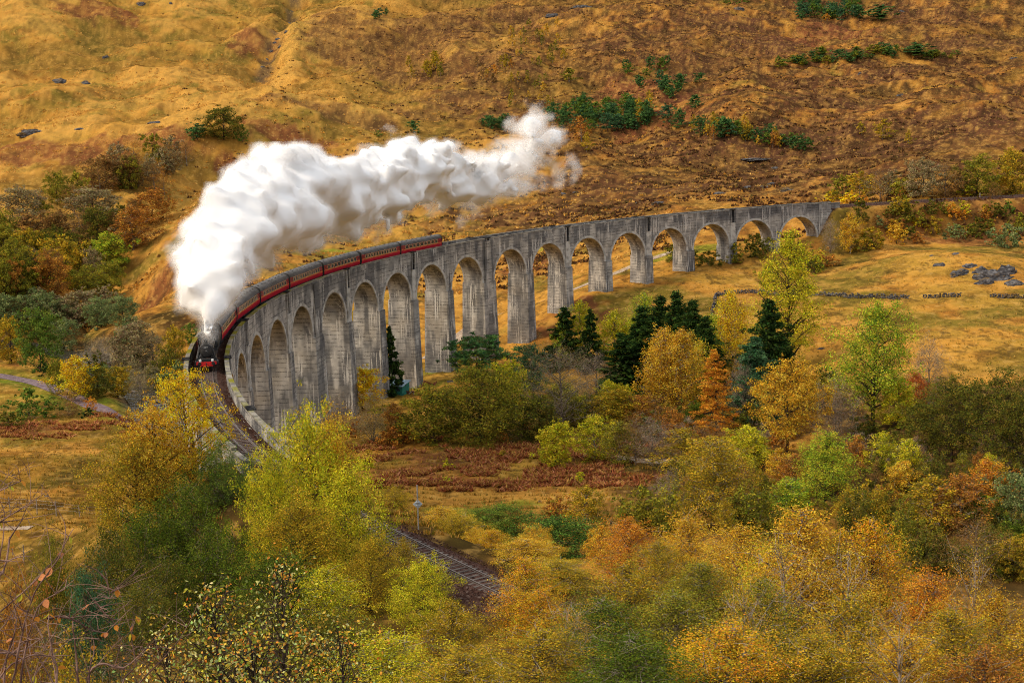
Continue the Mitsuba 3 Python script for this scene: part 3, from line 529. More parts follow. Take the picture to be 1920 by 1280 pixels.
part(cab, 'roof', mikit.ply(loft([np.array([(x, -1.36 * math.cos(q), 3.18 + .62 * math.sin(q)) for q in tt]) for x in (-5.3, -3.15)]), 'sooty_black', smooth=35, to_world=ML))
for s in (-1, 1):
    part(cab, 'window', mikit.ply(box(-3.24, -3.22, s * 1.05 - .16, s * 1.05 + .16, 2.5, 3.0), 'window_glass', to_world=ML))
    ep('running_plate', cat(box(-5.0, 4.7, *sorted((s * .8, s * 1.32)), 1.62, 1.68), box(4.7, 5.6, *sorted((s * .1, s * 1.30)), 1.20, 1.26), box(4.66, 4.72, *sorted((s * .6, s * 1.30)), 1.22, 1.66)), 'black_paint')
    ep('cylinder', cat(lathe([(3.7, .40), (5.0, .40), (5.03, .3)], 'x', (0, s * 1.12, .95), 24), lathe([(3.8, .26), (4.9, .26)], 'x', (0, s * 1.12, 1.42), 20)), 'black_paint')
    ep('steam_pipe', tube((4.1, s * .75, 3.0), (4.25, s * 1.05, 1.7), .14), 'black_paint')
    ep('handrail', tube((-2.9, s * 1.0, 2.95), (4.8, s * .95, 2.95), .022, n=8), 'bright_steel')
    for x in (2.6, .35, -1.9):
        w = ep('driving_wheel', cat(lathe([(s * .70 - .07, .93), (s * .70 + .07, .93), (s * .70 + .07, .80), (s * .70 - .07, .80), (s * .70 - .07, .93)], 'y', (x, 0, .93), 32), *(tube((x, s * .7, .93), (x + .84 * math.cos(q), s * .7, .93 + .84 * math.sin(q)), .045, .035, 6) for q in np.arange(12) * math.pi / 6), lathe([(s * .7 - .1, .16), (s * .7 + .1, .16)], 'y', (x, 0, .93), 14)), 'black_paint')
    for x in (4.05, 5.05): ep('leading_wheel', lathe([(s * .7 - .07, .05), (s * .7 - .07, .49), (s * .7 + .07, .49), (s * .7 + .07, .05)], 'y', (x, 0, .49), 24), 'black_matt')
    ep('coupling_rod', box(-2.0, 2.7, *sorted((s * .86, s * .93)), .78, .92), 'bright_steel')
    ep('connecting_rod', tube((.35, s * 1.0, .75), (3.7, s * 1.05, .95), .06, n=8), 'bright_steel')
    b = ep('buffer', cat(tube((5.66, s * .88, 1.06), (6.0, s * .88, 1.06), .13, .11), lathe([(6.0, .24), (6.05, .23), (6.07, .1)], 'x', (0, s * .88, 1.06), 22)), 'black_matt')
    ep('head_lamp', cat(box(5.60, 5.78, s * .78 - .15, s * .78 + .15, 1.28, 1.62, .02), lathe([(5.78, .08), (5.80, .07)], 'x', (0, s * .78, 1.43), 14)), 'lamp_white')
    ep('guard_iron', box(5.45, 5.5, s * .75 - .05, s * .75 + .05, .12, .8), 'black_matt')
bb = ep('buffer_beam', box(5.58, 5.66, -1.28, 1.28, .86, 1.27), 'red_paint')
part(bb, 'drop_plate', mikit.ply(loft([np.array([(x, y, z) for y, z in ((-.95, .88), (-.8, .66), (.8, .66), (.95, .88))]) for x in (5.585, 5.655)]), 'red_paint', to_world=ML))
ep('coupling_hook', cat(box(5.66, 5.86, -.06, .06, .98, 1.12), tube((5.8, 0, 1.0), (5.84, 0, .55), .04, n=8)), 'black_matt')
ep('frame', cat(box(-5.0, 5.55, -.62, -.56, .5, 1.6), box(-5.0, 5.55, .56, .62, .5, 1.6), box(-3.2, -1.0, -.55, .55, .7, 1.5), box(4.5, 5.58, -.55, .55, .7, 1.58)), 'black_matt')
ep('front_step_plate', box(5.0, 5.62, -.5, .5, 1.27, 1.31), 'black_paint')
MT = T((chord(-18.2, -12.0, True) @ np.diag([K, K, K, 1])).tolist())
ten = key('tender'); lab(ten, 'black coal tender coupled behind the steam engine', 'tender', None)
def tp(n, mesh, b, sm=30): return part(ten, n, mikit.ply(mesh, b, smooth=sm, to_world=MT))
tp('tank', loft([np.array([(x, y, z) for y, z in ((-1.25, 1.3), (-1.3, 2.3), (-1.1, 2.75), (1.1, 2.75), (1.3, 2.3), (1.25, 1.3))]) for x in (-3.3, 3.3)]), 'black_paint')
cm = rock_mesh(4.2, 1.9, .55, 5, 3); cm.apply_translation((.6, 0, 2.65)); tp('coal_load', cm, 'coal', 20)
tp('frame', box(-3.4, 3.4, -1.1, 1.1, .7, 1.3), 'black_matt')
for s in (-1, 1):
    for x in (-2.2, 0, 2.2): tp('wheel', lathe([(s * .7 - .07, .05), (s * .7 - .07, .62), (s * .7 + .07, .62), (s * .7 + .07, .05)], 'y', (x, 0, .62), 24), 'black_matt')
    tp('buffer', tube((-3.4, s * .88, 1.06), (-3.8, s * .88, 1.06), .2), 'black_matt')
# ---------------------------------------------------------------- the steam
rs = np.random.default_rng(11)
PL = [(388,624,186.5,5),(389,609,187.5,10),(391,591,188,17),(393,568,190,30),(397,548,193,46),(400,520,197,58),(402,490,202,66),(410,462,208,70),(432,440,214,76),(462,412,224,84),(496,388,236,92),(530,374,248,88),(565,368,260,88),(600,366,272,82),(640,362,284,72),(680,358,296,64),(715,356,306,58),
      (745,318,318,62),(785,318,328,58),(822,326,338,54),(862,338,347,50),(900,338,355,48),(935,322,362,50),(965,308,368,52),(990,270,374,46),(1005,236,380,34),(1022,212,384,22)]
EX = [(620,430,276,22),(628,446,277,10),(700,418,300,22),(690,405,298,24),(870,392,346,16),(862,404,346,9),(478,470,226,26),(520,452,240,22),(505,478,234,12),(1062,322,388,13),(1068,306,388,10),(1050,334,388,9),(900,372,354,18),(960,360,366,22),(985,345,370,18),(1040,255,386,16),(1060,262,388,11),(770,274,324,18),(750,268,320,16),
      (352,500,190,18),(345,480,190,16),(360,540,189,14),(805,378,333,14),(660,395,288,18),(740,385,314,20),(1015,330,376,14)]
cen, rad, soft = [], [], []
for i in range(len(PL) - 1):
    p, q = np.array(PL[i], float), np.array(PL[i + 1], float)
    for t in (0, .5):
        a = p * (1 - t) + q * t; s = (i + t) / (len(PL) - 1)
        R = a[3] / FOC * a[2]; c = aty(a[0], a[1], a[2])
        cen.append(c); rad.append(R * .74); soft.append(s)
        n = 11 if i > 3 else 5
        for j in range(n):                      # billows standing out of the core
            d = rs.normal(size=3); d[2] *= .85; d /= np.linalg.norm(d); rr = R * rs.uniform(.24, .46)
            cen.append(c + d * (R - rr * .95)); rad.append(rr); soft.append(s)
for (px, py, y, r) in EX:
    cen.append(aty(px, py, y)); rad.append(r / FOC * y); soft.append(.8)
cen, rad, soft = np.array(cen), np.array(rad), np.array(soft)
VX = 0.5
lo, hi = cen.min(0) - 5, cen.max(0) + 5
nx = np.ceil((hi - lo) / VX).astype(int); hi = lo + nx * VX
SD = np.full(nx, 9.0, np.float32); SF = np.ones(nx, np.float32)
for c, r, s in zip(cen, rad, soft):
    i0 = np.maximum(((c - r - 3.5 - lo) / VX).astype(int), 0); i1 = np.minimum(((c + r + 3.5 - lo) / VX).astype(int) + 2, nx)
    g = np.stack(np.meshgrid(*[lo[q] + (np.arange(i0[q], i1[q]) + .5) * VX for q in range(3)], indexing='ij'), -1)
    d = np.linalg.norm(g - c, axis=-1) - r
    sl_ = tuple(slice(i0[q], i1[q]) for q in range(3))
    b = SD[sl_]; h_ = np.clip(.5 + .5 * (b - d) / 0.9, 0, 1)
    SF[sl_] = np.where(d < b, s, SF[sl_]); SD[sl_] = b * (1 - h_) + d * h_ - .9 * h_ * (1 - h_)
act = np.nonzero(SD < 3.4)
pa = lo + (np.stack(act, -1) + .5) * VX
sf = SF[act]
def billow(p, s, seed):
    return np.abs(2 * meshkit.noise(p / s, seed) - 1)
wob = np.stack([meshkit.fbm(pa / 5.0 + 31 * q, 2, 70 + q) - .5 for q in range(3)], -1) * 2.4
pw = pa + wob
d = SD[act] + (1 - .7 * sst(.14, .03, sf)) * (-3.4 * (billow(pw, 6.4, 1) - .20) - 1.7 * (billow(pw, 3.2, 2) - .20) - .7 * (billow(pw, 1.6, 3) - .20))
tail = sst(.42, .85, sf)
d = d + tail * (meshkit.fbm(pw / 4.2, 4, 9) - .46) * 9.5
dens = sst(.75 + .35 * tail, -.55 - 1.6 * tail, d) * (1 - .55 * tail)
young = sst(.10, .0, sf)
dens *= 1 - .35 * young * (meshkit.fbm(pa / 1.4, 2, 5) > .45)
D = np.zeros(nx, np.float32); D[act] = dens
from scipy.ndimage import gaussian_filter, label as ndlabel
cc, ncc = ndlabel(D > .02); big = np.bincount(cc.ravel()) > 700; big[0] = False; stray = ~big[cc]; D[stray] = 0
# a thin puff of steam beside the cylinders
pc = W(-27.0, -2.1, RAIL + .6)
ii = np.stack(np.meshgrid(*[lo[q] + (np.arange(nx[q]) + .5) * VX for q in range(3)], indexing='ij'), -1) if False else None

cf = np.full(nx, 4.0, np.float32); cf[act] = d + .15 + 2.6 * sst(.62, .97, sf) 
cf[stray] = 3.0
cf = gaussian_filter(np.minimum(cf, 3.0), .75)
def surface_net(F, lo, h):
    """the surface F = 0 of a grid, one vertex in each cell that it crosses"""
    s = F < 0; c8 = [(a, b, c) for a in (0, 1) for b in (0, 1) for c in (0, 1)]; n = np.array(F.shape) - 1
    sl3 = lambda o, A: A[o[0]:o[0] + n[0], o[1]:o[1] + n[1], o[2]:o[2] + n[2]]
    cnt = sum(sl3(o, s).astype(np.int8) for o in c8); I = np.stack(np.nonzero((cnt > 0) & (cnt < 8)), -1)
    num, acc = np.zeros(len(I)), np.zeros((len(I), 3))
    for o in c8:
        for ax in range(3):
            if o[ax]: continue
            q = np.array(o); q[ax] = 1; A = F[tuple((I + o).T)]; Bv = F[tuple((I + q).T)]; x = (A < 0) != (Bv < 0)
            t = A / np.where(x, A - Bv, 1); P = np.array(o)[None] + 0. * acc; P[:, ax] += t; acc += P * x[:, None]; num += x
    V = lo + (I + acc / num[:, None] + .5) * h
    idx = np.full(n, -1); idx[tuple(I.T)] = np.arange(len(I)); Q = []
    for ax in range(3):
        u, v = (ax + 1) % 3, (ax + 2) % 3; e = np.zeros(3, int); e[ax] = 1
        A, Bv = s[tuple(slice(0, F.shape[q] - e[q]) for q in range(3))], s[tuple(slice(e[q], None) for q in range(3))]
        E_ = np.stack(np.nonzero(A != Bv), -1); E_ = E_[(E_[:, u] > 0) & (E_[:, v] > 0) & (E_[:, u] < n[u]) & (E_[:, v] < n[v])]
        ins = A[tuple(E_.T)]; q = []
        for du, dv in ((-1, -1), (0, -1), (0, 0), (-1, 0)):
            J = E_.copy(); J[:, u] += du; J[:, v] += dv; q.append(idx[tuple(J.T)])
        q = np.stack(q, -1); q[~ins] = q[~ins][:, ::-1]; Q.append(q)
    Q = np.vstack(Q); Q = Q[(Q >= 0).all(1)]
    return trimesh.Trimesh(V, np.vstack([Q[:, [0, 1, 2]], Q[:, [0, 2, 3]]]), process=False)
core = surface_net(cf, lo, VX); core = trimesh.smoothing.filter_taubin(core, iterations=2)
B('steam_white', diffuse((.90, .905, .91)))
gv_ = mi.VolumeGrid(np.ascontiguousarray(D.transpose(2, 1, 0))[..., None] * 0.5)
scene['steam'] = {'type': 'heterogeneous', 'albedo': {'type': 'rgb', 'value': [.999, .999, 1.0]}, 'phase': {'type': 'isotropic'},
                  'sigma_t': {'type': 'gridvolume', 'grid': gv_, 'to_world': T().translate(lo.tolist()).scale((hi - lo).tolist()), 'filter_type': 'trilinear', 'wrap_mode': 'clamp'}}
def sphere_m(c, r): return m3.Manifold.sphere(float(r), 16).translate(tuple(map(float, c)))
hull = None
mains = [(aty(*p[:3]), p[3] / FOC * p[2] * 1.24 + 2.6) for p in PL]
bodies = [m3.Manifold.batch_hull([sphere_m(*mains[i]), sphere_m(*mains[i + 1])]) for i in range(1, len(mains) - 1)]
bodies += [m3.Manifold.batch_hull([sphere_m(mains[0][0], 1.6), sphere_m(*mains[1])])]
for (px, py, y, r) in EX:
    c = aty(px, py, y); R = r / FOC * y + 2.8; j = int(np.argmin([np.linalg.norm(c - m[0]) for m in mains]))
    bodies.append(m3.Manifold.batch_hull([sphere_m(c, R), sphere_m(mains[j][0], mains[j][1] * .6)]))
hullm = m3.Manifold.batch_boolean(bodies, m3.OpType.Add)
B('clear', {'type': 'null'})
scene['steam_plume'] = mikit.ply(hullm, 'clear', smooth=False); scene['steam_plume']['interior'] = {'type': 'ref', 'id': 'steam'}
k = part('steam_plume', 'dense_steam', mikit.ply(core, 'steam_white', smooth=True)); labels[k] = {'kind': 'stuff', 'label': 'thick white heart of the steam'}
lab('steam_plume', 'billowing white steam trailing back from the engine chimney over the coaches', 'steam', kind='stuff')
# ---------------------------------------------------------------- trees: a trunk with limbs, and a crown of leaf-sized faces in clumps
B('leaf', {'type': 'principledthin', 'base_color': {'type': 'mesh_attribute', 'name': 'vertex_color'}, 'roughness': .75, 'spec_trans': 0.0, 'diff_trans': 0.45})
PAL = dict(
    ygreen=[(196,184,40), (160,164,36), (214,194,56), (140,140,36)], lime=[(142,162,44), (168,178,52), (104,134,42), (192,182,56)], yellow=[(226,184,30), (236,202,52), (206,160,34), (180,140,36)],
    gold=[(208,164,46), (186,140,40), (220,182,66), (156,120,40)], orange=[(206,140,44), (188,118,38), (220,160,56), (150,98,38)], redor=[(200,104,48), (184,90,42), (210,130,60)],
    dgreen=[(88,104,32), (72,88,30), (108,120,38), (60,72,26)], olive=[(132,126,40), (110,112,38), (154,142,46), (92,92,34)], golive=[(168,142,40), (142,124,38), (188,156,46), (116,106,36)], dolive=[(88,92,34), (104,102,38), (74,78,32), (118,104,38)],
    brown=[(140,106,58), (120,90,52), (158,122,66), (104,82,48)], obrown=[(172,118,48), (148,98,44), (186,136,56), (124,86,44)], grey=[(146,130,112), (126,112,98), (164,148,126)], gbrown=[(138,124,88), (116,104,72), (156,140,100)],
    spruce=[(50,72,32), (38,58,28), (68,88,36), (32,48,26)], pine=[(74,108,58), (60,92,52), (92,124,64), (50,78,46)], bpine=[(64,98,66), (52,82,54), (80,112,74)], green=[(92,112,42), (74,96,38), (112,128,50)], ggreen=[(112,124,74), (94,108,66), (132,140,86)], rhodo=[(80,108,42), (62,90,38), (104,134,56), (44,66,30)], pale=[(206,200,130), (150,168,96), (222,170,70), (214,140,56), (176,168,60), (120,128,50)], scrub=[(140,100,52), (112,84,44), (160,120,56), (96,84,40)], mix=[(210,170,44), (190,150,40), (150,140,40), (214,140,44)])
BARK = {'birch': (150, 138, 126), 'dark': (62, 48, 38), 'grey': (112, 100, 90), 'pine': (128, 82, 58)}
B('bark_birch', grainy(lin(158,146,132), lin(72,60,52), 3.0, .9)); B('bark_dark', grainy(lin(70,56,44), lin(44,34,28), 3.0, .9)); B('bark_pale', grainy(lin(164,152,140), lin(84,72,64), 2.0, .9)); B('bark_grey', grainy(lin(136,122,108), lin(86,74,66), 3.0, .9)); B('bark_pine', grainy(lin(140,92,66), lin(80,56,44), 3.0, .9))
class Tubes:
    def __init__(self): self.V, self.F, self.n = [], [], 0
    def add(self, P, r0, r1, m=4):
        P = np.asarray(P, float); n = len(P)
        d = np.gradient(P, axis=0); d /= np.linalg.norm(d, axis=1)[:, None] + 1e-9
        u = np.cross(d, [0.31, 0.2, 0.93]); u /= np.linalg.norm(u, axis=1)[:, None] + 1e-9; v = np.cross(d, u)
        t = np.arange(m) * 2 * math.pi / m
        r = np.linspace(r0, r1, n) if np.isscalar(r0) else r0
        R = P[:, None] + (np.cos(t)[None, :, None] * u[:, None] + np.sin(t)[None, :, None] * v[:, None]) * r[:, None, None]
        i = (np.arange(n - 1)[:, None] * m + np.arange(m)).ravel(); j = (np.arange(n - 1)[:, None] * m + (np.arange(m) + 1) % m).ravel()
        self.V.append(R.reshape(-1, 3)); self.F.append(np.vstack([np.stack([i, j, j + m], -1), np.stack([i, j + m, i + m], -1)]) + self.n); self.n += n * m
    def mesh(self): return trimesh.Trimesh(np.vstack(self.V), np.vstack(self.F), process=False)
def bend(p, q, sag, rng, n=5):
    t = np.linspace(0, 1, n)[:, None]; mid = (p + q) / 2 + np.array([0, 0, sag]) + rng.normal(0, .06, 3) * np.linalg.norm(q - p)
    return (1 - t) ** 2 * p + 2 * t * (1 - t) * mid + t ** 2 * q
KIND = {  # crown base, width/height, envelope peak, clump radius, sag, leaf flatness, density
    'birch': dict(base=.16, w=.46, peak=.38, cr=.085, lift=.10, flat=.9, lai=2.3, bark='birch', top=.12), 'round': dict(base=.08, w=.85, peak=.5, cr=.12, lift=.06, flat=.8, lai=3.0, bark='dark', top=.5),
    'bush': dict(base=.0, w=1.15, peak=.34, cr=.14, lift=.08, flat=.85, lai=3.0, bark='grey', top=.45), 'oak': dict(base=.22, w=.85, peak=.52, cr=.10, lift=.03, flat=.55, lai=2.4, bark='dark', top=.45),
    'poplar': dict(base=.14, w=.38, peak=.45, cr=.06, lift=.10, flat=.8, lai=2.3, bark='dark', top=.12), 'spruce': dict(base=.02, w=.46, peak=.0, cr=.075, lift=-.04, flat=.7, lai=7.5, bark='dark', top=.0),
    'larch': dict(base=.06, w=.42, peak=.08, cr=.055, lift=-.01, flat=.45, lai=1.9, bark='dark', top=.02), 'pine': dict(base=.14, w=.62, peak=.5, cr=.13, lift=.02, flat=.6, lai=4.2, bark='pine', top=.4),
    'scots': dict(base=.45, w=1.1, peak=.45, cr=.12, lift=.0, flat=.4, lai=5.0, bark='pine', top=.5), 'bare': dict(base=.12, w=.7, peak=.5, cr=.13, lift=.08, flat=.95, lai=.75, bark='grey', top=.4), 'barebush': dict(base=.0, w=1.0, peak=.35, cr=.15, lift=.1, flat=.95, lai=1.0, bark='grey', top=.4),
    'sapling': dict(base=.1, w=.5, peak=.4, cr=.10, lift=.10, flat=.9, lai=.42, bark='dark', top=.2),
    'barebirch': dict(base=.25, w=.6, peak=.55, cr=.11, lift=.10, flat=.9, lai=.35, bark='pale', top=.4),
    'aspen': dict(base=.26, w=.60, peak=.42, cr=.085, lift=.08, flat=.8, lai=2.0, bark='dark', top=.18)}
LOD = {'XL': (26000, 66, .6), 'L': (12000, 50, .7), 'M': (4600, 30, .8), 'S': (1500, 18, 1.0), 'X': (620, 10, 1.1), 'N': (2600, 46, 1)}
H0 = 10.0
def envelope(K, t):
    pk, tp = K['peak'], K['top']
    if pk <= .01: return (1 - t) ** .9
    a = np.clip(t / pk, 0, 1); b = np.clip((1 - t) / (1 - pk), 0, 1)
    lo_ = np.sqrt(np.clip(1 - (1 - a) ** 2, 0, 1)) * .85 + .15 if K['base'] < .01 else np.sqrt(np.clip(1 - (1 - a) ** 2, 0, 1))
    hi_ = b ** .8 * (1 - tp) + tp * np.sqrt(np.clip(1 - (1 - b) ** 2, 0, 1))
    return np.where(t < pk, lo_, hi_)
def leaf_faces(P, N, L, wid, rng, axis=None):
    """one pointed four-cornered leaf at each P, facing N"""
    n = len(P)
    u = rng.normal(size=(n, 3)) if axis is None else axis + rng.normal(0, .25, (n, 3))
    u -= (u * N).sum(1)[:, None] * N; u /= np.linalg.norm(u, axis=1)[:, None] + 1e-9
    v = np.cross(N, u); L = np.asarray(L).reshape(-1, 1) * np.ones((n, 1))
    return np.stack([P - u * L * .5, P + v * L * wid * .5, P + u * L * .5, P - v * L * wid * .5], 1)
def make_tree(kind, pal, lod, seed):
    K = KIND[kind]; rng = np.random.default_rng(seed * 7919 + len(kind) * 131 + len(pal)); nl, nlimb, _ = LOD[lod]; nl = int(nl * (.6 if kind == 'oak' and lod == 'XL' else 1.45 if lod in ('L', 'M') else 1)); dn = 1.3 if lod in ('L', 'M') and kind not in ('poplar', 'bare', 'barebush', 'barebirch', 'spruce') else 1.0
    tb = Tubes(); W2_ = K['w'] * H0 / 2 * 1.18; zb = K['base'] * H0
    lean = rng.normal(0, .25, 2)
    tz = np.linspace(0, .93, 7); spine = np.stack([lean[0] * tz ** 2 + rng.normal(0, .05, 7), lean[1] * tz ** 2 + rng.normal(0, .05, 7), tz * H0 - (tz < .01) * .8], -1)
    multi = kind in ('bush', 'barebush')
    r0 = {'poplar': .15, 'spruce': .15, 'birch': .12, 'larch': .13}.get(kind, .19)
    if not multi: tb.add(spine, r0, .015, 6)
    sp = lambda z: np.array([np.interp(z, spine[:, 2], spine[:, 0]), np.interp(z, spine[:, 2], spine[:, 1]), z])
    layered = kind in ('spruce', 'larch', 'scots')
    cl, cr, cd = [], [], []
    lop = rng.uniform(.72, 1.25, 9); ph0 = rng.uniform(0, 6.28)
    jit = 1.0
    wide = lambda ph, t: np.interp(((ph + ph0) % 6.283) / 6.283 * 8, np.arange(9), np.r_[lop[:8], lop[0]]) * (1 + .22 * math.sin(9 * t + ph * 2 + ph0))
    for i in range(nlimb):
        t = (i + rng.uniform(.2, .8)) / nlimb
        t = t ** .8 if not layered else t
        ph = i * 2.39996 + rng.normal(0, .35)
        e = float(envelope(K, np.array(t))) * W2_ * wide(ph, t)
        zc_ = zb + t * (H0 - zb)
        rise = K['lift'] * H0 + (0 if layered else .35 * e)
        org = sp(max(.05 * H0, zc_ - rise)) if not multi else np.array([rng.normal(0, .25), rng.normal(0, .25), -.3])
        rad_ = e * (rng.uniform(.72, 1.0) if kind != 'spruce' else rng.uniform(.55, 1.12))
        tip = np.array([spine[-1, 0] * t + rad_ * math.cos(ph), spine[-1, 1] * t + rad_ * math.sin(ph), zc_ - (.10 * e if layered else 0)])
        path = bend(org, tip, (.08 if not layered else -.02) * np.linalg.norm(tip - org), rng)
        tb.add(path, (.055 * (1.3 - t) + .012) * (1.25 if lod == 'XL' else 1), .008, 4)
        for s in ((.55, .8, 1.0) if lod in ('XL', 'L', 'M', 'N') else (.6, 1.0)):
            c = path[0] * 0 + np.array([np.interp(s, np.linspace(0, 1, 5), path[:, q]) for q in range(3)])
            for _ in range(3 if lod in ('XL', 'L') else 2):
                off = rng.normal(0, 1, 3) * K['cr'] * H0 * np.array([.8, .8, .35 if layered else .7])
                q = c + off * min(1, (e + .4) / 1.6)
                if lod in ('L', 'M', 'N') or (lod == 'XL' and _ == 0): tb.add(np.array([c, (c + q) / 2 + rng.normal(0, .05, 3), q]), .02, .006, 3)
                cl.append(q); cr.append(K['cr'] * H0 * (.72 if lod == 'XL' else .85) * rng.uniform(.55, 1.15) * (.45 + .55 * min(1, e / (W2_ * .6)))); cd.append([math.cos(ph), math.sin(ph), -.25])
    for s in (.86, .93, .98):
        cl.append(sp(s * .93 * H0) + np.array([0, 0, .04 * H0])); cr.append(K['cr'] * H0 * (.7 if not layered else .35)); cd.append([0, 0, 1.0])
    cl, cr, cd = np.array(cl), np.array(cr), np.array(cd)
    w = cr ** 2; k = rng.choice(len(cl), nl, p=w / w.sum())
    v = rng.normal(size=(nl, 3)); v /= np.linalg.norm(v, axis=1)[:, None]; rr = rng.uniform(0, 1, nl) ** .42
    P = cl[k] + v * (rr * cr[k])[:, None] * np.array([1, 1, K['flat']])
    P[:, 2] = np.maximum(P[:, 2], .04 * H0)
    if kind == 'birch': P[:, 2] -= .05 * H0 * rng.uniform(0, 1, nl) ** 2
    N = v + rng.normal(0, .7, (nl, 3)) + np.array([0, 0, .35]); N /= np.linalg.norm(N, axis=1)[:, None]
    area = dn * K['lai'] * .95 * K['w'] * H0 * H0 * (1 - K['base']) / nl
    if kind in ('spruce', 'larch', 'pine', 'scots', 'bare', 'barebush'):
        wid = {'spruce': .36, 'larch': .36, 'pine': .35, 'scots': .32}.get(kind, .085); L = math.sqrt(2 * area / wid); ax = cd[k] if kind in ('spruce', 'larch') else v + np.array([0, 0, .5])
    else: wid, L, ax = .62, math.sqrt(2 * area / .62), None
    Q = leaf_faces(P, N, L * rng.uniform(.7, 1.3, nl), wid, rng, ax).reshape(-1, 3)
    base = np.minimum(np.array([lin(*c) for c in PAL[pal]]) * 1.18, .8); npal = len(base)
    ck = rng.integers(0, npal, len(cl)); mixk = np.where(rng.uniform(size=nl) < .62, ck[k], rng.integers(0, npal, nl))
    col = base[mixk] * rng.uniform(.62, 1.28, (nl, 1)) * (1 + .10 * rng.normal(size=(nl, 3)))
    col = np.clip(col, .004, .85)
    F = np.arange(nl)[:, None] * 4 + np.array([[0, 1, 2], [0, 2, 3]]).reshape(1, 6); F = F.reshape(-1, 3)
    crown = mikit.ply(trimesh.Trimesh(Q, F, process=False), 'leaf', smooth=False, color=np.repeat(col, 4, 0))
    return mikit.ply(tb.mesh(), 'bark_' + K['bark'], smooth=True), crown
GROUPS = {}
def tree_group(kind, pal, lod, var):
    g = f'source_{kind}_{pal}_{lod}_{var}'
    if g not in GROUPS:
        tr, cr = make_tree(kind, pal, lod, var + 1); GROUPS[g] = 1
        scene[g] = {'type': 'shapegroup', 'trunk': tr, 'crown': cr}
    return g
NAME = {'birch': 'birch_tree', 'round': 'round_tree', 'bush': 'bush', 'oak': 'oak_tree', 'poplar': 'poplar_tree', 'spruce': 'spruce_tree', 'larch': 'larch_tree', 'pine': 'pine_tree', 'scots': 'pine_tree', 'sapling': 'birch_sapling', 'barebirch': 'birch_tree', 'bare': 'bare_tree', 'barebush': 'bare_bush', 'aspen': 'aspen_tree'}
CATG = {'bush': 'bush', 'barebush': 'bush'}
rt = np.random.default_rng(21)
NV = {'XL': 3, 'L': 2, 'M': 2, 'S': 3, 'X': 4, 'N': 2}
def place_tree(kind, pal, p, H, Wd, lod, label, group=None, name=None, sink=.12, var=None):
    k = key(name or NAME[kind]); K = KIND[kind]
    v = int(rt.integers(0, NV[lod])) if var is None else var
    s = H / H0; sx = Wd / (K['w'] * H0)
    scene[k] = {'type': 'instance', 'g': {'type': 'ref', 'id': tree_group(kind, pal, lod, v)},
                'to_world': T().translate([float(p[0]), float(p[1]), float(p[2]) - sink]).rotate([0, 0, 1], float(rt.uniform(0, 360))).scale([sx, sx, s])}
    if label: lab(k, label, CATG.get(kind, 'tree'), group)
    return k
def lod_for(hpx): return 'L' if hpx > 130 else 'M' if hpx > 55 else 'S' if hpx > 26 else 'X'
def tree_px(kind, pal, px, top, base, wpx, label, group=None, lod=None, name=None):
    p = at(px, base, 60); dist_ = p[1] / math.cos(PITCH)
    return place_tree(kind, pal, p, max((base - top), 3) / FOC * dist_ * 1.02, wpx / FOC * dist_, lod or lod_for(base - top), label, group, name)
def tree_y(kind, pal, px, top, y, wpx, label, group=None, lod='XL', name=None, hmin=2.0):
    """a tree whose foot is hidden: its top in that direction at that distance, its foot on the ground below"""
    for _ in range(30):                         # nothing grows on the track
        t = aty(px, top, y); a = float(arc_of(t[0], t[1])); o = math.hypot(t[0] - CX, t[1] - CY) - RC + float(near_in(a))
        if abs(o) > 5.0 or a > A_NEAR: break
        y += .6 if o < 0 else -.6
    t = aty(px, top, y); g = float(gq(np.array([t[0]]), np.array([t[1]]))[0])
    return place_tree(kind, pal, (t[0], t[1], g), max(t[2] - g, hmin), wpx / FOC * y, lod, label, group, name)
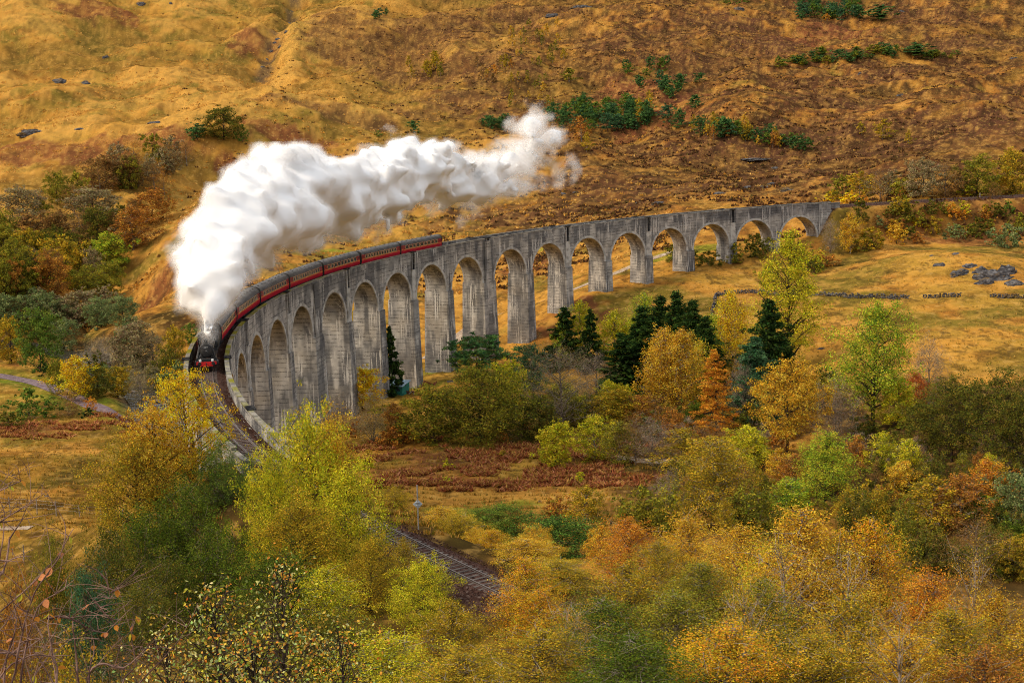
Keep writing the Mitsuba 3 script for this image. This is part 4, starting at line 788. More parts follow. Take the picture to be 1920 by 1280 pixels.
# ---------------------------------------------------------------- the trees of the valley, each where it stands
ADJ = dict(dgreen='deep green', ygreen='yellow green', lime='bright lime green', yellow='clear yellow', gold='golden', orange='orange', redor='reddish orange', olive='olive green', golive='olive gold', dolive='dark olive', brown='brown', obrown='orange brown', grey='bare grey', gbrown='grey brown', spruce='dark green', pine='green', bpine='blue green', green='green', ggreen='grey green', rhodo='glossy green', mix='mixed yellow')
NOUN = {'birch': 'birch', 'round': 'round tree', 'bush': 'bush', 'oak': 'spreading oak', 'poplar': 'poplar', 'spruce': 'spruce', 'larch': 'larch', 'pine': 'pine', 'scots': 'flat topped pine', 'bare': 'twiggy tree', 'barebush': 'twiggy bush', 'aspen': 'aspen'}
ROWS = [
 ('spruce','spruce',1056,588,690,48,'left of the pale birches below the viaduct'),('birch','ygreen',1088,566,682,62,'standing just right of the leftmost spruce'),('spruce','spruce',1105,592,696,34,'narrow and short, between the two yellow green birches'),('birch','ygreen',1151,582,690,58,'alone in front of the slope left of the spruce clump'),
 ('birch','ygreen',1190,594,690,50,'touching the left side of the spruce clump'),('birch','lime',1213,550,700,66,'rising behind the left end of the spruce clump'),('spruce','spruce',1204,585,742,66,'leftmost of the big spruce clump'),('spruce','spruce',1240,566,735,60,'second from left in the big spruce clump'),('spruce','spruce',1268,558,740,60,'tallest of the big spruce clump'),
 ('spruce','spruce',1298,574,742,66,'rightmost of the big spruce clump'),('spruce','spruce',1190,650,752,60,'low at the foot of the big spruce clump'),('birch','gold',1238,614,782,86,'left half of the twin crowned pair before the spruces'),('birch','gold',1276,618,784,90,'right half of the twin crowned pair before the spruces'),('larch','orange',1343,656,830,82,'tall and layered, right of the twin golden birches'),
 ('birch','yellow',1374,545,722,70,'thin and see through, behind the orange larch'),('birch','lime',1335,588,690,56,'between the spruce clump and the thin yellow birch'),('spruce','spruce',1443,574,762,74,'tall cone left of the poplar'),('spruce','bpine',1416,642,792,70,'lower cone in front of the tall right hand spruce'),('bare','grey',1388,676,798,44,'slender leafless pole before the right hand spruces'),
 ('poplar','ygreen',1478,436,694,112,'tallest tree of all, rising to the far arches'),('oak','gold',1476,680,848,140,'below the tall poplar'),('barebush','grey',1566,708,818,86,'dome shaped and leafless right of the golden oak'),('bush','dolive',1548,684,722,50,'low behind the leafless dome'),('aspen','lime',1636,570,808,146,'large with a yellow tip, right of the poplar'),
 ('bare','grey',1740,636,764,70,'leafless right of the lime aspen'),('birch','redor',1719,696,770,44,'small below the leafless tree at right'),('round','ygreen',1684,712,802,80,'behind the foot of the lime aspen'),('oak','dolive',1784,712,866,130,'left of the two big dark oaks at the right edge'),('oak','dolive',1872,704,884,150,'right of the two big dark oaks at the right edge'),('round','dolive',1726,756,858,70,'small, leaning on the dark oaks from the left'),('oak','dolive',1925,730,900,120,'cut by the right edge beside the dark oaks'),
 ('spruce','spruce',1172,636,750,60,'low at the left foot of the big spruce clump'),('spruce','spruce',1322,604,750,56,'low at the right end of the big spruce clump'),('spruce','spruce',1226,604,745,62,'hidden low in the middle of the big spruce clump'),('birch','lime',1060,600,690,40,'behind the leftmost spruce'),('birch','ygreen',1310,640,760,60,'between the twin golden birches and the orange larch'),
 ('bare','gbrown',1054,658,808,132,'broad and rounded, in the middle below the spruces'),('bare','grey',1118,664,742,66,'pale twigged behind the broad grey brown tree'),('pine','bpine',999,650,748,52,'small, left of the broad grey brown tree'),('round','ygreen',962,680,800,76,'on the right flank of the big olive trees'),('round','olive',900,688,830,150,'largest of the rounded trees below the viaduct piers'),('round','olive',815,732,832,120,'lower, left of the largest rounded tree'),('round','dolive',1012,746,830,90,'right below the yellow green rounded tree'),
 ('scots','pine',893,630,726,128,'spreading before the middle piers'),('round','yellow',680,690,770,66,'at the foot of the pier left of the shed'),('spruce','spruce',731,616,742,44,'narrow, growing against the pier above the shed'),('barebush','grey',636,738,806,90,'grey twigs at the foot of the left piers'),('barebush','gbrown',700,735,826,80,'brown twigs below the yellow pier tree'),('birch','obrown',744,752,826,40,'small, left of the lower rounded olive tree'),('bush','rhodo',748,790,822,60,'low green at the edge of the bracken field'),
 ('round','ygreen',1042,792,876,70,'dense ball alone in the red bracken'),('birch','ygreen',1115,776,866,64,'loose, right of the ball shaped one in the bracken'),('birch','olive',1162,786,872,66,'at the right end of the bracken field'),('bare','brown',1192,780,872,60,'leafless, second at the right end of the bracken field'),('bare','grey',1224,786,874,80,'grey stemmed beside the pale path'),('birch','golive',1276,800,880,80,'orange topped right of the pale path'),('birch','golive',1326,812,910,112,'wide, in front of the orange larch'),('birch','ygreen',1400,796,872,76,'small, left of the golden oak foot'),
 ('round','golive',1150,730,802,90,'low in front of the spruce clump, left'),('round','olive',1100,740,800,70,'low, below the pale twigged tree'),('birch','obrown',1200,740,800,60,'below the left of the twin golden birches'),
 ('aspen','lime',1544,812,962,112,'vivid, in the middle of the right hand thicket'),('birch','obrown',1603,816,900,58,'right of the vivid lime aspen'),('birch','ygreen',1652,806,902,54,'pointed, right of the orange brown birch'),('birch','ygreen',1704,820,910,58,'second pointed one before the dark oaks'),('birch','gold',1688,862,942,62,'small between the pointed birches and the thicket'),('birch','golive',1745,888,1000,100,'wide and drooping before the dark oaks'),('birch','orange',1852,856,962,66,'bright before the right dark oak'),('birch','obrown',1800,884,1000,92,'brownish drooping left of the bright orange one'),('round','ggreen',1908,886,1012,90,'at the right edge below the oaks'),
 ('bare','brown',1828,974,1100,110,'purple brown twigs at the lower right'),('bush','olive',1690,950,1040,90,'in the thicket under the golden small birch'),('bush','dolive',1738,990,1075,90,'dark in the thicket under the drooping birch'),('birch','lime',1486,894,980,80,'low, left below the vivid lime aspen'),('bush','olive',1412,912,1005,110,'in the middle of the right hand thicket'),('birch','gold',1460,838,912,50,'under the golden oak'),('birch','ygreen',1412,800,880,50,'small, touching the golden oak on its left'),('birch','obrown',1490,850,930,60,'left of the vivid lime aspen'),('bush','golive',1620,905,990,90,'behind the foreground birches, right of the lime aspen'),
 ('birch','golive',1336,820,985,120,'with a pale trunk in the middle thicket'),('birch','golive',1096,908,1010,80,'left edge of the middle thicket'),('bush','olive',1205,908,1000,120,'broad in the middle thicket'),('bush','obrown',1050,930,976,70,'on the meadow above the green bush'),('round','rhodo',1040,968,1048,150,'dense domed below the meadow'),('round','green',935,950,1008,120,'left of the domed glossy bush'),('bare','grey',1255,880,985,70,'grey stems in the middle thicket'),('birch','gold',1125,980,1060,50,'beside the two walkers'),('bush','ygreen',1265,905,985,80,'left of the pale trunked birch'),
 # left back
 ('round','dolive',420,206,263,76,'lone and dense on the left hillside'),('round','olive',287,256,298,38,'at the head of the ravine wood'),('pine','pine',370,234,264,32,'just left of the lone hillside tree'),('bare','brown',350,268,312,50,'high in the ravine wood'),('bare','gbrown',322,284,322,50,'below the olive tree at the ravine head'),('round','brown',200,296,354,84,'wide and domed in the ravine wood'),('round','golive',264,311,338,26,'small bright one in the ravine wood'),('bare','brown',290,310,362,50,'right side of the ravine wood'),('bare','obrown',308,324,366,40,'at the right rim of the ravine wood'),
 ('round','olive',107,327,384,46,'upper left of the wood'),('round','gbrown',46,354,420,78,'isolated at the left edge of the wood'),('bare','brown',140,350,404,60,'behind the isolated edge tree'),('round','gbrown',178,354,414,92,'wide, in the middle of the left wood'),('round','obrown',286,358,420,80,'right rim of the left wood'),('birch','obrown',250,388,470,74,'tall at the right rim of the left wood'),('round','dolive',186,390,454,64,'dark, behind the bright green one'),('bare','brown',152,402,464,50,'pale stems in the left wood'),('round','brown',110,398,456,70,'low in the left wood'),
 ('round','lime',206,440,508,68,'bright at the lower rim of the left wood'),('round','golive',60,436,504,70,'near the left edge, lower wood'),('round','golive',126,448,544,90,'large in the lower left wood'),('round','olive',24,452,532,66,'at the left edge of the lower wood'),('round','obrown',96,480,558,70,'lowest of the left wood'),('round','olive',165,500,556,60,'beside the lowest of the left wood'),('round','gbrown',235,420,468,40,'behind the tall rim birch'),('round','brown',60,402,452,70,'above the lower wood at the left'),('round','olive',4,400,470,60,'cut by the left edge in the wood'),('round','olive',200,520,560,50,'dark at the foot of the bare slope'),
 ('round','ggreen',14,556,612,60,'cut by the left edge above the road'),('round','ggreen',82,552,614,70,'second from the left edge above the road'),('round','gbrown',146,548,614,80,'third along the river bank wood'),('round','ggreen',190,558,614,56,'fourth along the river bank wood'),('round','ggreen',233,555,616,56,'fifth along the river bank wood'),('round','golive',22,598,682,56,'yellowish beside the road at the left edge'),('round','green',77,584,698,80,'tall by the road at the left'),('birch','yellow',140,664,752,60,'bright cone by the road'),('round','olive',110,674,740,38,'left behind the bright yellow cone'),
 ('round','dolive',184,688,744,58,'right of the bright yellow cone'),('round','golive',221,686,746,52,'second right of the bright yellow cone'),('bare','gbrown',190,636,692,70,'grey twigs by the river'),('round','gbrown',254,606,704,90,'large by the river bank'),('bare','gbrown',288,624,704,60,'right of the large river bank tree'),('round','golive',331,616,694,44,'close to the parapet left of the engine'),('bush','green',356,608,644,44,'dark, beside the steam left of the engine'),('bush','dolive',318,652,712,60,'dark by the river under the parapet'),('bare','gbrown',266,698,760,50,'thin stemmed standing in the river bed'),
 ('barebush','brown',128,732,780,72,'brown in front of the yellow cone'),('bush','green',58,732,786,76,'low in the left meadow'),('birch','orange',172,742,778,20,'very small by the short lane'),('bush','spruce',166,764,782,26,'low dark green right of the brown twiggy bush'),('bush','spruce',86,680,704,28,'low dark green under the tall road tree'),('barebush','brown',140,616,660,60,'brown on the far river bank'),('bush','dolive',10,770,800,60,'at the left edge of the meadow'),('bush','dolive',292,700,735,40,'by the water left of the viaduct end'),('round','ggreen',120,600,660,60,'behind the tall road tree'),
 # right bank
 ('round','olive',1580,332,374,40,'first behind the far viaduct end'),('birch','golive',1611,321,372,46,'second behind the far viaduct end'),('bare','brown',1650,318,374,40,'third in the wood above the far track'),('round','olive',1694,337,372,44,'fourth in the wood above the far track'),('round','gbrown',1731,304,370,66,'fifth and wide in the wood above the far track'),('bare','brown',1772,311,370,50,'sixth in the wood above the far track'),('round','olive',1831,297,367,66,'tall dense green in the wood above the far track'),('round','golive',1898,287,367,64,'at the right edge above the far track'),('birch','gold',1874,328,368,30,'slim before the wood at the far right'),('round','ygreen',1811,347,368,30,'small bright before the wood at the far right'),('round','gbrown',1670,322,366,40,'between the third and fourth above the far track'),('round','brown',1795,322,366,40,'left of the tall dense green one above the far track'),
 ('bush','yellow',1556,360,378,34,'first by the far viaduct end'),('bush','yellow',1596,360,380,40,'second by the far viaduct end'),('bush','orange',1618,366,380,24,'third by the far viaduct end'),('birch','gold',1594,400,476,42,'slender on the bank right of the viaduct end'),('bare','grey',1556,416,476,36,'pale stems against the last pier'),('round','golive',1636,428,468,48,'at the foot of the bank'),('round','gold',1681,422,458,34,'rounded at the foot of the bank'),('bush','ggreen',1646,406,428,26,'on the bank left'),('bush','olive',1696,378,402,40,'top of the bank near the track'),('bush','olive',1722,396,420,34,'middle of the bank'),('bush','golive',1748,406,438,34,'lower middle of the bank'),('bush','orange',1786,388,420,30,'on the bank right'),('birch','orange',1808,395,417,16,'brightest on the bank right'),('bush','ggreen',1790,422,450,44,'at the foot of the bank right'),('bush','ggreen',1888,420,464,56,'at the foot of the bank near the right edge'),('bush','ygreen',1806,380,402,26,'top of the bank right'),('bush','green',1890,384,407,30,'top of the bank near the right edge'),('bush','obrown',1850,396,418,30,'middle of the bank near the right edge'),('bush','yellow',1719,411,428,18,'small bright on the middle bank'),
 ('bush','dolive',1610,396,424,36,'beside the abutment'),('bush','dolive',1672,390,412,36,'dark upper bank'),('bush','olive',1768,384,404,34,'upper bank centre right'),('bush','dolive',1830,410,436,40,'dark lower bank right'),('bush','dolive',1866,384,402,30,'dark upper bank right'),('bush','olive',1618,440,470,40,'dark below the abutment shrubs'),('bush','dolive',1700,424,450,40,'dark at the bank foot centre'),('bush','olive',1912,404,440,40,'cut by the right edge on the bank'),
 ('bush','olive',1378,455,492,36,'under the second last arch'),('bush','dolive',1330,470,498,50,'under the third last arch'),('bush','dolive',1420,440,484,60,'dark under the last arch'),('bush','dolive',1505,462,506,60,'dark below the last pier'),('bush','dolive',1275,452,492,60,'dark behind the fourth last arch'),('round','olive',1440,500,548,34,'small left of the poplar'),('bush','obrown',1540,470,500,60,'brown right of the last pier'),('bush','dolive',1525,482,512,40,'dark right of the poplar top'),
 # on the far hill
 ('birch','obrown',1090,219,266,36,'just right of the steam tail'),('birch','olive',1067,128,154,34,'on the far slope above the pine wood'),('pine','pine',776,228,250,20,'alone above the steam'),('bush','green',710,246,256,14,'tiny dark on the slope above the steam'),('pine','pine',1718,86,108,52,'broad dark, above the pine strip'),('pine','pine',1646,16,40,48,'broad dark, right of the high pines'),('pine','pine',1312,138,155,20,'lone, right of the rust slope'),('pine','pine',1304,180,204,24,'lone, between rust slope and pine strip'),('birch','orange',1551,26,40,12,'tiny bright before the high pines'),('birch','orange',927,122,140,14,'tiny bright on the upper slope'),
 ('birch','golive',1655,225,262,32,'alone in the moor above the right wood'),('birch','golive',1703,245,272,14,'thin, right in the moor above the right wood'),('birch','golive',1615,230,255,16,'left in the moor above the right wood'),('bush','green',455,238,266,22,'small, right of the lone hillside tree'),('birch','golive',1100,250,285,20,'small on the slope below the pines'),
]
for kind, pal, px, top, base, w, ph in ROWS:
    if kind == 'spruce': w *= 1.0 if px == 731 else 1.5; top -= 0 if px == 731 else 8
    adj = ADJ[pal] if kind not in ('bare', 'barebush') or pal == 'grey' else ADJ[pal]
    tree_px(kind, pal, px, top, base, w, f'{adj} {NOUN[kind]} {ph}', lod='L' if base > 995 and px < 1060 and px > 900 else None)
# small trees of the far hill that nothing tells apart, one group for each wood
def scatter(n, kindpals, x0, x1, y0, y1, h, label, group, seed, shape='box', wr=.75):
    rg = np.random.default_rng(seed)
    for i in range(n):
        x, y = rg.uniform(x0, x1), rg.uniform(min(y0, y1), max(y0, y1))
        if shape == 'ell':
            q, r = rg.uniform(0, 6.283), math.sqrt(rg.uniform()); x, y = (x0 + x1) / 2 + (x1 - x0) / 2 * r * math.cos(q), (y0 + y1) / 2 + (y1 - y0) / 2 * r * math.sin(q)
        if shape == 'slope': y = y0 + (y1 - y0) * (x - x0) / (x1 - x0) + rg.normal(0, 6)
        kd, pl = kindpals[int(rg.integers(len(kindpals)))]; lb, gp = (s_.format(ADJ[pl] + ' ' + NOUN[kd]) for s_ in (label, group)); hh = h * rg.uniform(.7, 1.25)
        tree_px(kd, pl, x, y - hh, y, hh * (wr if kd != 'birch' else .5) * rg.uniform(.8, 1.2), lb, gp)
PN = [('pine', 'pine'), ('pine', 'pine'), ('pine', 'bpine'), ('pine', 'green')]
scatter(50, PN, 1035, 1225, 200, 250, 27, 'green pine in the wood right of the steam tail', 'pines of the wood right of the steam tail', 1, 'ell')
scatter(9, PN, 885, 965, 234, 246, 19, 'green pine in the short row left of the steam tail', 'pines of the row left of the steam tail', 2)
scatter(12, PN, 1165, 1275, 122, 172, 20, 'green pine scattered on the rust coloured slope', 'pines scattered on the rust slope', 3)
scatter(9, PN, 1240, 1275, 150, 190, 20, 'green pine in the cluster on the rust coloured slope', 'pines clustered on the rust slope', 4)
scatter(18, PN, 1250, 1520, 232, 284, 27, 'green pine in the slanting mixed strip on the far hill', 'pines of the slanting strip', 5, 'slope')
scatter(15, [('birch', 'golive'), ('birch', 'gold'), ('birch', 'obrown')], 1300, 1480, 244, 284, 27, '{} among the pines of the slanting strip', '{} of the slanting strip', 6, 'slope')
scatter(46, [('pine', 'green'), ('pine', 'pine'), ('pine', 'olive')], 1458, 1690, 122, 104, 13, 'small green pine in the long flat strip high on the right hill', 'pines of the long flat strip', 7, 'slope', 1.1)
scatter(12, [('pine', 'green'), ('pine', 'olive')], 1700, 1815, 100, 112, 11, 'small green pine at the right end of the long flat strip', 'pines right of the long flat strip', 8, 'box', 1.1)
scatter(30, PN, 1485, 1612, 12, 40, 20, 'green pine in the high wood at the top edge', 'pines of the high wood', 9)
scatter(8, [('pine', 'green')], 1345, 1440, 0, 10, 10, 'tiny pine at the top edge left of the high wood', 'pines at the top edge', 10)
scatter(4, PN, 698, 728, 30, 37, 17, 'dark pine in the small clump at the top centre', 'pines of the small top clump', 12)
scatter(16, [('birch', 'golive'), ('birch', 'obrown'), ('birch', 'olive')], 768, 830, 110, 150, 22, 'small {} in the loose cluster on the upper slope', '{} of the upper slope cluster', 13)
scatter(16, [('birch', 'golive'), ('birch', 'obrown'), ('birch', 'brown')], 880, 960, 115, 170, 17, 'small {} scattered right of the upper slope cluster', '{} right of the cluster', 14)
scatter(26, [('birch', 'golive'), ('birch', 'gold'), ('birch', 'olive')], 955, 1060, 50, 130, 17, 'faint {} on the knoll slope at the top', '{} of the knoll slope', 15)
scatter(14, [('birch', 'golive'), ('birch', 'gold'), ('birch', 'olive')], 955, 1040, 140, 205, 18, 'faint {} below the knoll slope', '{} below the knoll slope', 16)
scatter(6, [('birch', 'gold'), ('birch', 'golive')], 1180, 1225, 195, 235, 26, 'golden birch at the right side of the pine wood', 'birches at the pine wood', 17)
scatter(14, [('bare', 'brown'), ('bare', 'gbrown'), ('round', 'gbrown'), ('bare', 'obrown')], 210, 330, 300, 360, 38, '{} filling the ravine wood', '{} of the ravine wood', 18)
scatter(10, [('bare', 'brown'), ('round', 'brown'), ('round', 'dolive')], 80, 260, 400, 470, 48, '{} filling the left wood', '{} filling the left wood', 19)
scatter(10, [('round', 'olive'), ('round', 'obrown'), ('round', 'dolive')], 0, 170, 490, 580, 60, '{} filling the lower left wood', '{} filling the lower left wood', 20)
scatter(14, [('bush', 'ggreen'), ('barebush', 'gbrown'), ('bush', 'dolive'), ('barebush', 'brown')], 160, 340, 640, 740, 40, 'small {} filling the river banks', 'small {} of the river banks', 22, 'box', 1.1)
scatter(26, [('bush', 'dolive'), ('bush', 'olive'), ('bush', 'obrown'), ('barebush', 'brown'), ('bush', 'golive')], 1590, 1920, 396, 462, 22, 'small {} filling the bank below the far track', 'small {} of the far bank', 23, 'box', 1.4)
scatter(16, [('bush', 'golive'), ('bush', 'obrown'), ('barebush', 'brown'), ('round', 'gbrown')], 1600, 1910, 362, 374, 26, 'low {} edging the far track', 'low {} edging the far track', 24)
# the thicket between the big trees
scatter(44, [('birch', 'obrown'), ('birch', 'golive'), ('barebush', 'brown'), ('bush', 'dolive'), ('birch', 'olive'), ('birch', 'ygreen'), ('round', 'golive')], 1230, 1900, 880, 1010, 70, 'young {} in the right hand thicket', 'young {} of the right hand thicket', 25, 'box', .9)
scatter(16, [('barebush', 'grey'), ('bush', 'dolive'), ('barebush', 'brown'), ('bush', 'obrown')], 1180, 1640, 790, 850, 46, 'low {} under the tall trees', 'low {} under the tall trees', 26, 'box', 1.3)
scatter(12, [('barebush', 'grey'), ('barebush', 'brown'), ('bush', 'dolive')], 1640, 1900, 850, 900, 44, 'low {} at the feet of the dark oaks', 'low {} under the dark oaks', 27, 'box', 1.3)
scatter(9, [('barebush', 'gbrown'), ('bush', 'dolive'), ('bush', 'obrown')], 630, 1000, 808, 836, 32, 'low {} along the foot of the rounded trees', 'low {} under the rounded trees', 28, 'box', 1.3)
scatter(14, [('bush', 'dolive'), ('barebush', 'brown'), ('bush', 'obrown'), ('bush', 'olive')], 1590, 1790, 920, 1000, 46, 'low {} on the thicket floor before the dark oaks', 'low {} of the thicket floor', 29, 'box', 1.3)
scatter(20, [('round', 'gbrown'), ('round', 'brown'), ('round', 'olive'), ('round', 'dolive'), ('bare', 'brown')], 70, 330, 415, 318, 46, '{} in the diagonal belt of the left wood', '{} of the diagonal belt', 31, 'slope')
scatter(22, [('round', 'gbrown'), ('round', 'olive'), ('round', 'dolive'), ('round', 'brown'), ('round', 'dgreen')], 0, 215, 470, 555, 56, '{} thickening the lower left wood', '{} thickening the lower left wood', 32)
scatter(12, [('round', 'ggreen'), ('round', 'olive'), ('round', 'gbrown')], 0, 260, 585, 625, 44, '{} crowding the river bank wood', '{} crowding the river bank wood', 33)
scatter(12, [('bush', 'dolive'), ('bush', 'olive'), ('round', 'golive'), ('round', 'dgreen')], 1760, 1920, 990, 1085, 64, 'rounded {} at the right end of the thicket', 'rounded {} at the right end', 34, 'box', 1.1)
scatter(9, [('bush', 'golive'), ('bush', 'olive'), ('bush', 'ygreen')], 690, 1130, 850, 915, 16, 'small {} in the bracken field', 'small {} of the bracken field', 35, 'box', 1.5)
scatter(10, [('round', 'olive'), ('round', 'ygreen'), ('round', 'dgreen'), ('birch', 'ygreen')], 1000, 1340, 770, 815, 62, '{} closing the gap under the spruces', '{} closing the gap under the spruces', 36)
# ---------------------------------------------------------------- the near slope: trees whose feet are hidden
NEAR = [
 ('oak','yellow',345,698,128,140,'large golden oak left of the track in front of the viaduct end'),('oak','gold',285,765,124,130,'second golden oak joined to the left of the large golden one'),('round','golive',250,830,122,150,'olive gold round tree at the left foot of the golden oak'),
 ('round','ygreen',565,784,104,170,'large yellow green willow hiding the track'),('round','gold',610,790,108,120,'orange topped willow behind the large yellow green one'),('round','ygreen',505,858,100,110,'yellow green willow left half of the big clump'),('round','ygreen',640,880,98,150,'yellow green willow right half of the big clump'),('round','golive',560,940,92,170,'olive gold willow low in the middle of the big clump'),
 ('bush','green',408,828,124,104,'soft green shrub between the golden oak and the willow'),('bush','dgreen',345,905,112,170,'deep green shrub under the golden oak'),('bush','dgreen',270,960,108,170,'deep green shrub on the left slope'),('bush','dolive',200,990,104,140,'darkest shrub at the left of the slope'),('bush','dgreen',400,985,92,180,'deep green shrub in the middle of the left slope'),('bush','dolive',300,1040,90,180,'dark shrub lower on the left slope'),
 ('birch','golive',755,1004,94,60,'olive gold birch before the gap of the track'),('round','ygreen',790,1052,82,120,'yellow green round tree just left of the visible rails'),('round','golive',690,1012,86,110,'olive round tree left of the sign'),('birch','ygreen',600,1060,74,150,'yellow green birch below the willows'),('round','dgreen',520,1040,76,200,'deep green round tree low left of centre'),
 ('birch','gold',830,950,130,70,'golden bush like birch right of the sign post'),('birch','golive',860,985,124,80,'olive birch behind the rails'),('birch','gold',985,1030,106,110,'golden birch right of the visible rails'),('birch','mix',925,1000,112,60,'small mixed birch above the visible rails'),
 ('birch','gold',1300,958,112,150,'golden birch standing out at the middle right'),('birch','orange',1180,968,116,120,'orange birch above the middle thicket'),('birch','gold',1380,985,104,140,'golden birch right of its golden twin'),('birch','gold',1500,952,88,230,'big golden birch with pale forked stems'),('birch','mix',1640,966,90,180,'big mixed yellow birch right of the forked one'),('birch','golive',1790,1130,74,200,'olive gold birch at the lower right'),('birch','gold',1880,1105,80,180,'golden birch at the right edge'),
 ('birch','golive',1050,1060,92,130,'olive gold birch in the lower middle'),('birch','golive',1180,1050,84,180,'olive birch in the lower middle, right of its twin'),('birch','dgreen',1120,1120,72,200,'dull green birch at the bottom centre'),('birch','olive',1270,1110,70,220,'dull olive birch at the bottom right of centre'),('birch','olive',1420,1080,74,200,'olive birch in front of the forked one'),('birch','golive',1600,1110,70,220,'olive gold birch in front of the big mixed yellow one'),('birch','mix',985,1040,84,130,'yellow birch below the visible rails'),('birch','golive',840,1125,66,160,'olive birch at the bottom left of the rails'),
 ('birch','golive',1000,1180,60,220,'olive gold birch at the bottom edge, centre'),('birch','dgreen',1180,1190,56,240,'green birch at the bottom edge, right of centre'),('birch','mix',1360,1170,58,240,'mixed yellow birch at the bottom edge'),('birch','golive',1530,1190,58,240,'amber birch at the bottom edge'),('birch','gold',1700,1190,60,240,'golden birch at the bottom edge'),('birch','obrown',1860,1210,58,240,'brown birch in the bottom right corner'),('birch','golive',860,1215,52,220,'olive birch at the bottom edge below the rails'),('birch','ygreen',720,1180,56,200,'yellow green birch at the bottom edge'),
 ('round','dolive',620,1150,58,200,'dark tree in the shade at the bottom'),('round','dolive',460,1130,64,200,'dark round shrub behind the pale leaved saplings'),('bush','dolive',250,1100,80,180,'dark shrub behind the small pine'),
 ('birch','golive',1240,1010,100,120,'olive gold birch left of the large middle one'),('birch','ygreen',1450,1010,98,120,'small yellow green birch behind the forked one'),('birch','orange',1740,1060,84,160,'orange birch behind the lower right one'),('birch','olive',1560,1020,92,150,'olive birch between the two big ones'),('birch','mix',1010,1100,82,140,'mixed birch under the olive gold one'),('birch','olive',1320,1050,86,150,'olive birch beneath the golden one'),
 ('bush','golive',845,990,122,60,'olive gold bush just past the rails by the sign'),('bush','gold',900,1005,116,70,'golden bush just past the rails'),('bush','olive',955,1010,116,70,'olive bush past the rails, right of the golden one'),('bush','gold',1000,985,126,80,'golden bush before the domed glossy bush'),('bush','golive',740,985,122,60,'small olive bush where the rails come out from behind the willow'),
 ('pine','bpine',165,1086,44,110,'young blue green pine at the lower left'),
]
NEAR += [('barebirch','gold',px, top, y, w, 'thinly leaved pale stemmed birch ' + l) for px, top, y, w, l in [(1475,1010,82,150,'before the big golden one'),(1590,1030,76,150,'before the big mixed yellow one'),
    (1400,1085,66,140,'below the big golden one'),(1690,1120,58,150,'near the bottom right corner'),(1060,1120,62,130,'at the bottom centre'),(1830,1040,80,120,'left of the right edge')]]
for kind, pal, px, top, y, w, l in NEAR:
    tree_y(kind, pal, px, top, y, w, l, lod='M' if kind == 'barebirch' else 'XL')

for kind, pal, px, top, y, w, l, lod in [
 ('sapling','pale',520,1035,17,240,'leafy birch sapling with pale and orange leaves at the bottom left of centre','N'),('sapling','pale',400,1075,15,260,'birch sapling with speckled leaves left of its taller neighbour','N'),('sapling','pale',640,1150,14,220,'birch sapling with sparse pale leaves at the bottom edge','N'),('sapling','pale',300,1160,12,240,'low speckled birch sapling at the bottom left','N'),('sapling','pale',475,1150,11,300,'nearest birch sapling at the bottom edge','N'),
 ('barebush','scrub',60,1150,24,260,'brown heather scrub in the bottom left corner','XL'),('barebush','scrub',230,1190,22,260,'brown scrub under the saplings at the bottom left','XL'),('bush','golive',120,1215,18,260,'rusty olive scrub at the bottom left edge','XL'),('bush','obrown',30,1080,46,140,'brown scrub on the slope at the left edge','XL'),('bush','olive',95,1000,110,90,'olive scrub on the left slope by the fence','XL')]:
    tree_y(kind, pal, px, top, y, w, l, lod=lod, hmin=.8)
# ---------------------------------------------------------------- small things
def pxp(px, py): return at(px, py, 60)
# the track side sign, seen from behind
B('galvanised', rough((.42, .44, .46), .45, .6)); B('sign_back', rough((.50, .58, .64), .5, .2))
def shape_at(p, rz=0.0, s=1.0): return T().translate([float(v) for v in p]).rotate([0, 0, 1], rz).scale(s)
pA = aty(785, 1000, 113.0); pA[2] = float(gq(pA[:1], pA[1:2])[0])
sg = key('track_sign'); lab(sg, 'grey post with a diamond shaped plate beside the track, seen from behind', 'sign')
topz = aty(785, 909, 113.0)[2] - pA[2]; midz = aty(785, 945, 113.0)[2] - pA[2]
part(sg, 'post', mikit.ply(tube((0, 0, -.6), (0, 0, topz), .055, n=12), 'galvanised', smooth=30, to_world=shape_at(pA)))
dm = trimesh.creation.box((.58, .03, .58)); dm.apply_transform(trimesh.transformations.rotation_matrix(math.pi / 4, (0, 1, 0))); dm.apply_translation((0, .085, midz))
part(sg, 'diamond_plate', mikit.ply(dm, 'sign_back', to_world=shape_at(pA, 4)))
for dz in (-.14, .14): part(sg, 'clamp', mikit.ply(box(-.16, .16, -.07, .07, midz + dz - .025, midz + dz + .025), 'galvanised', to_world=shape_at(pA, 4)))
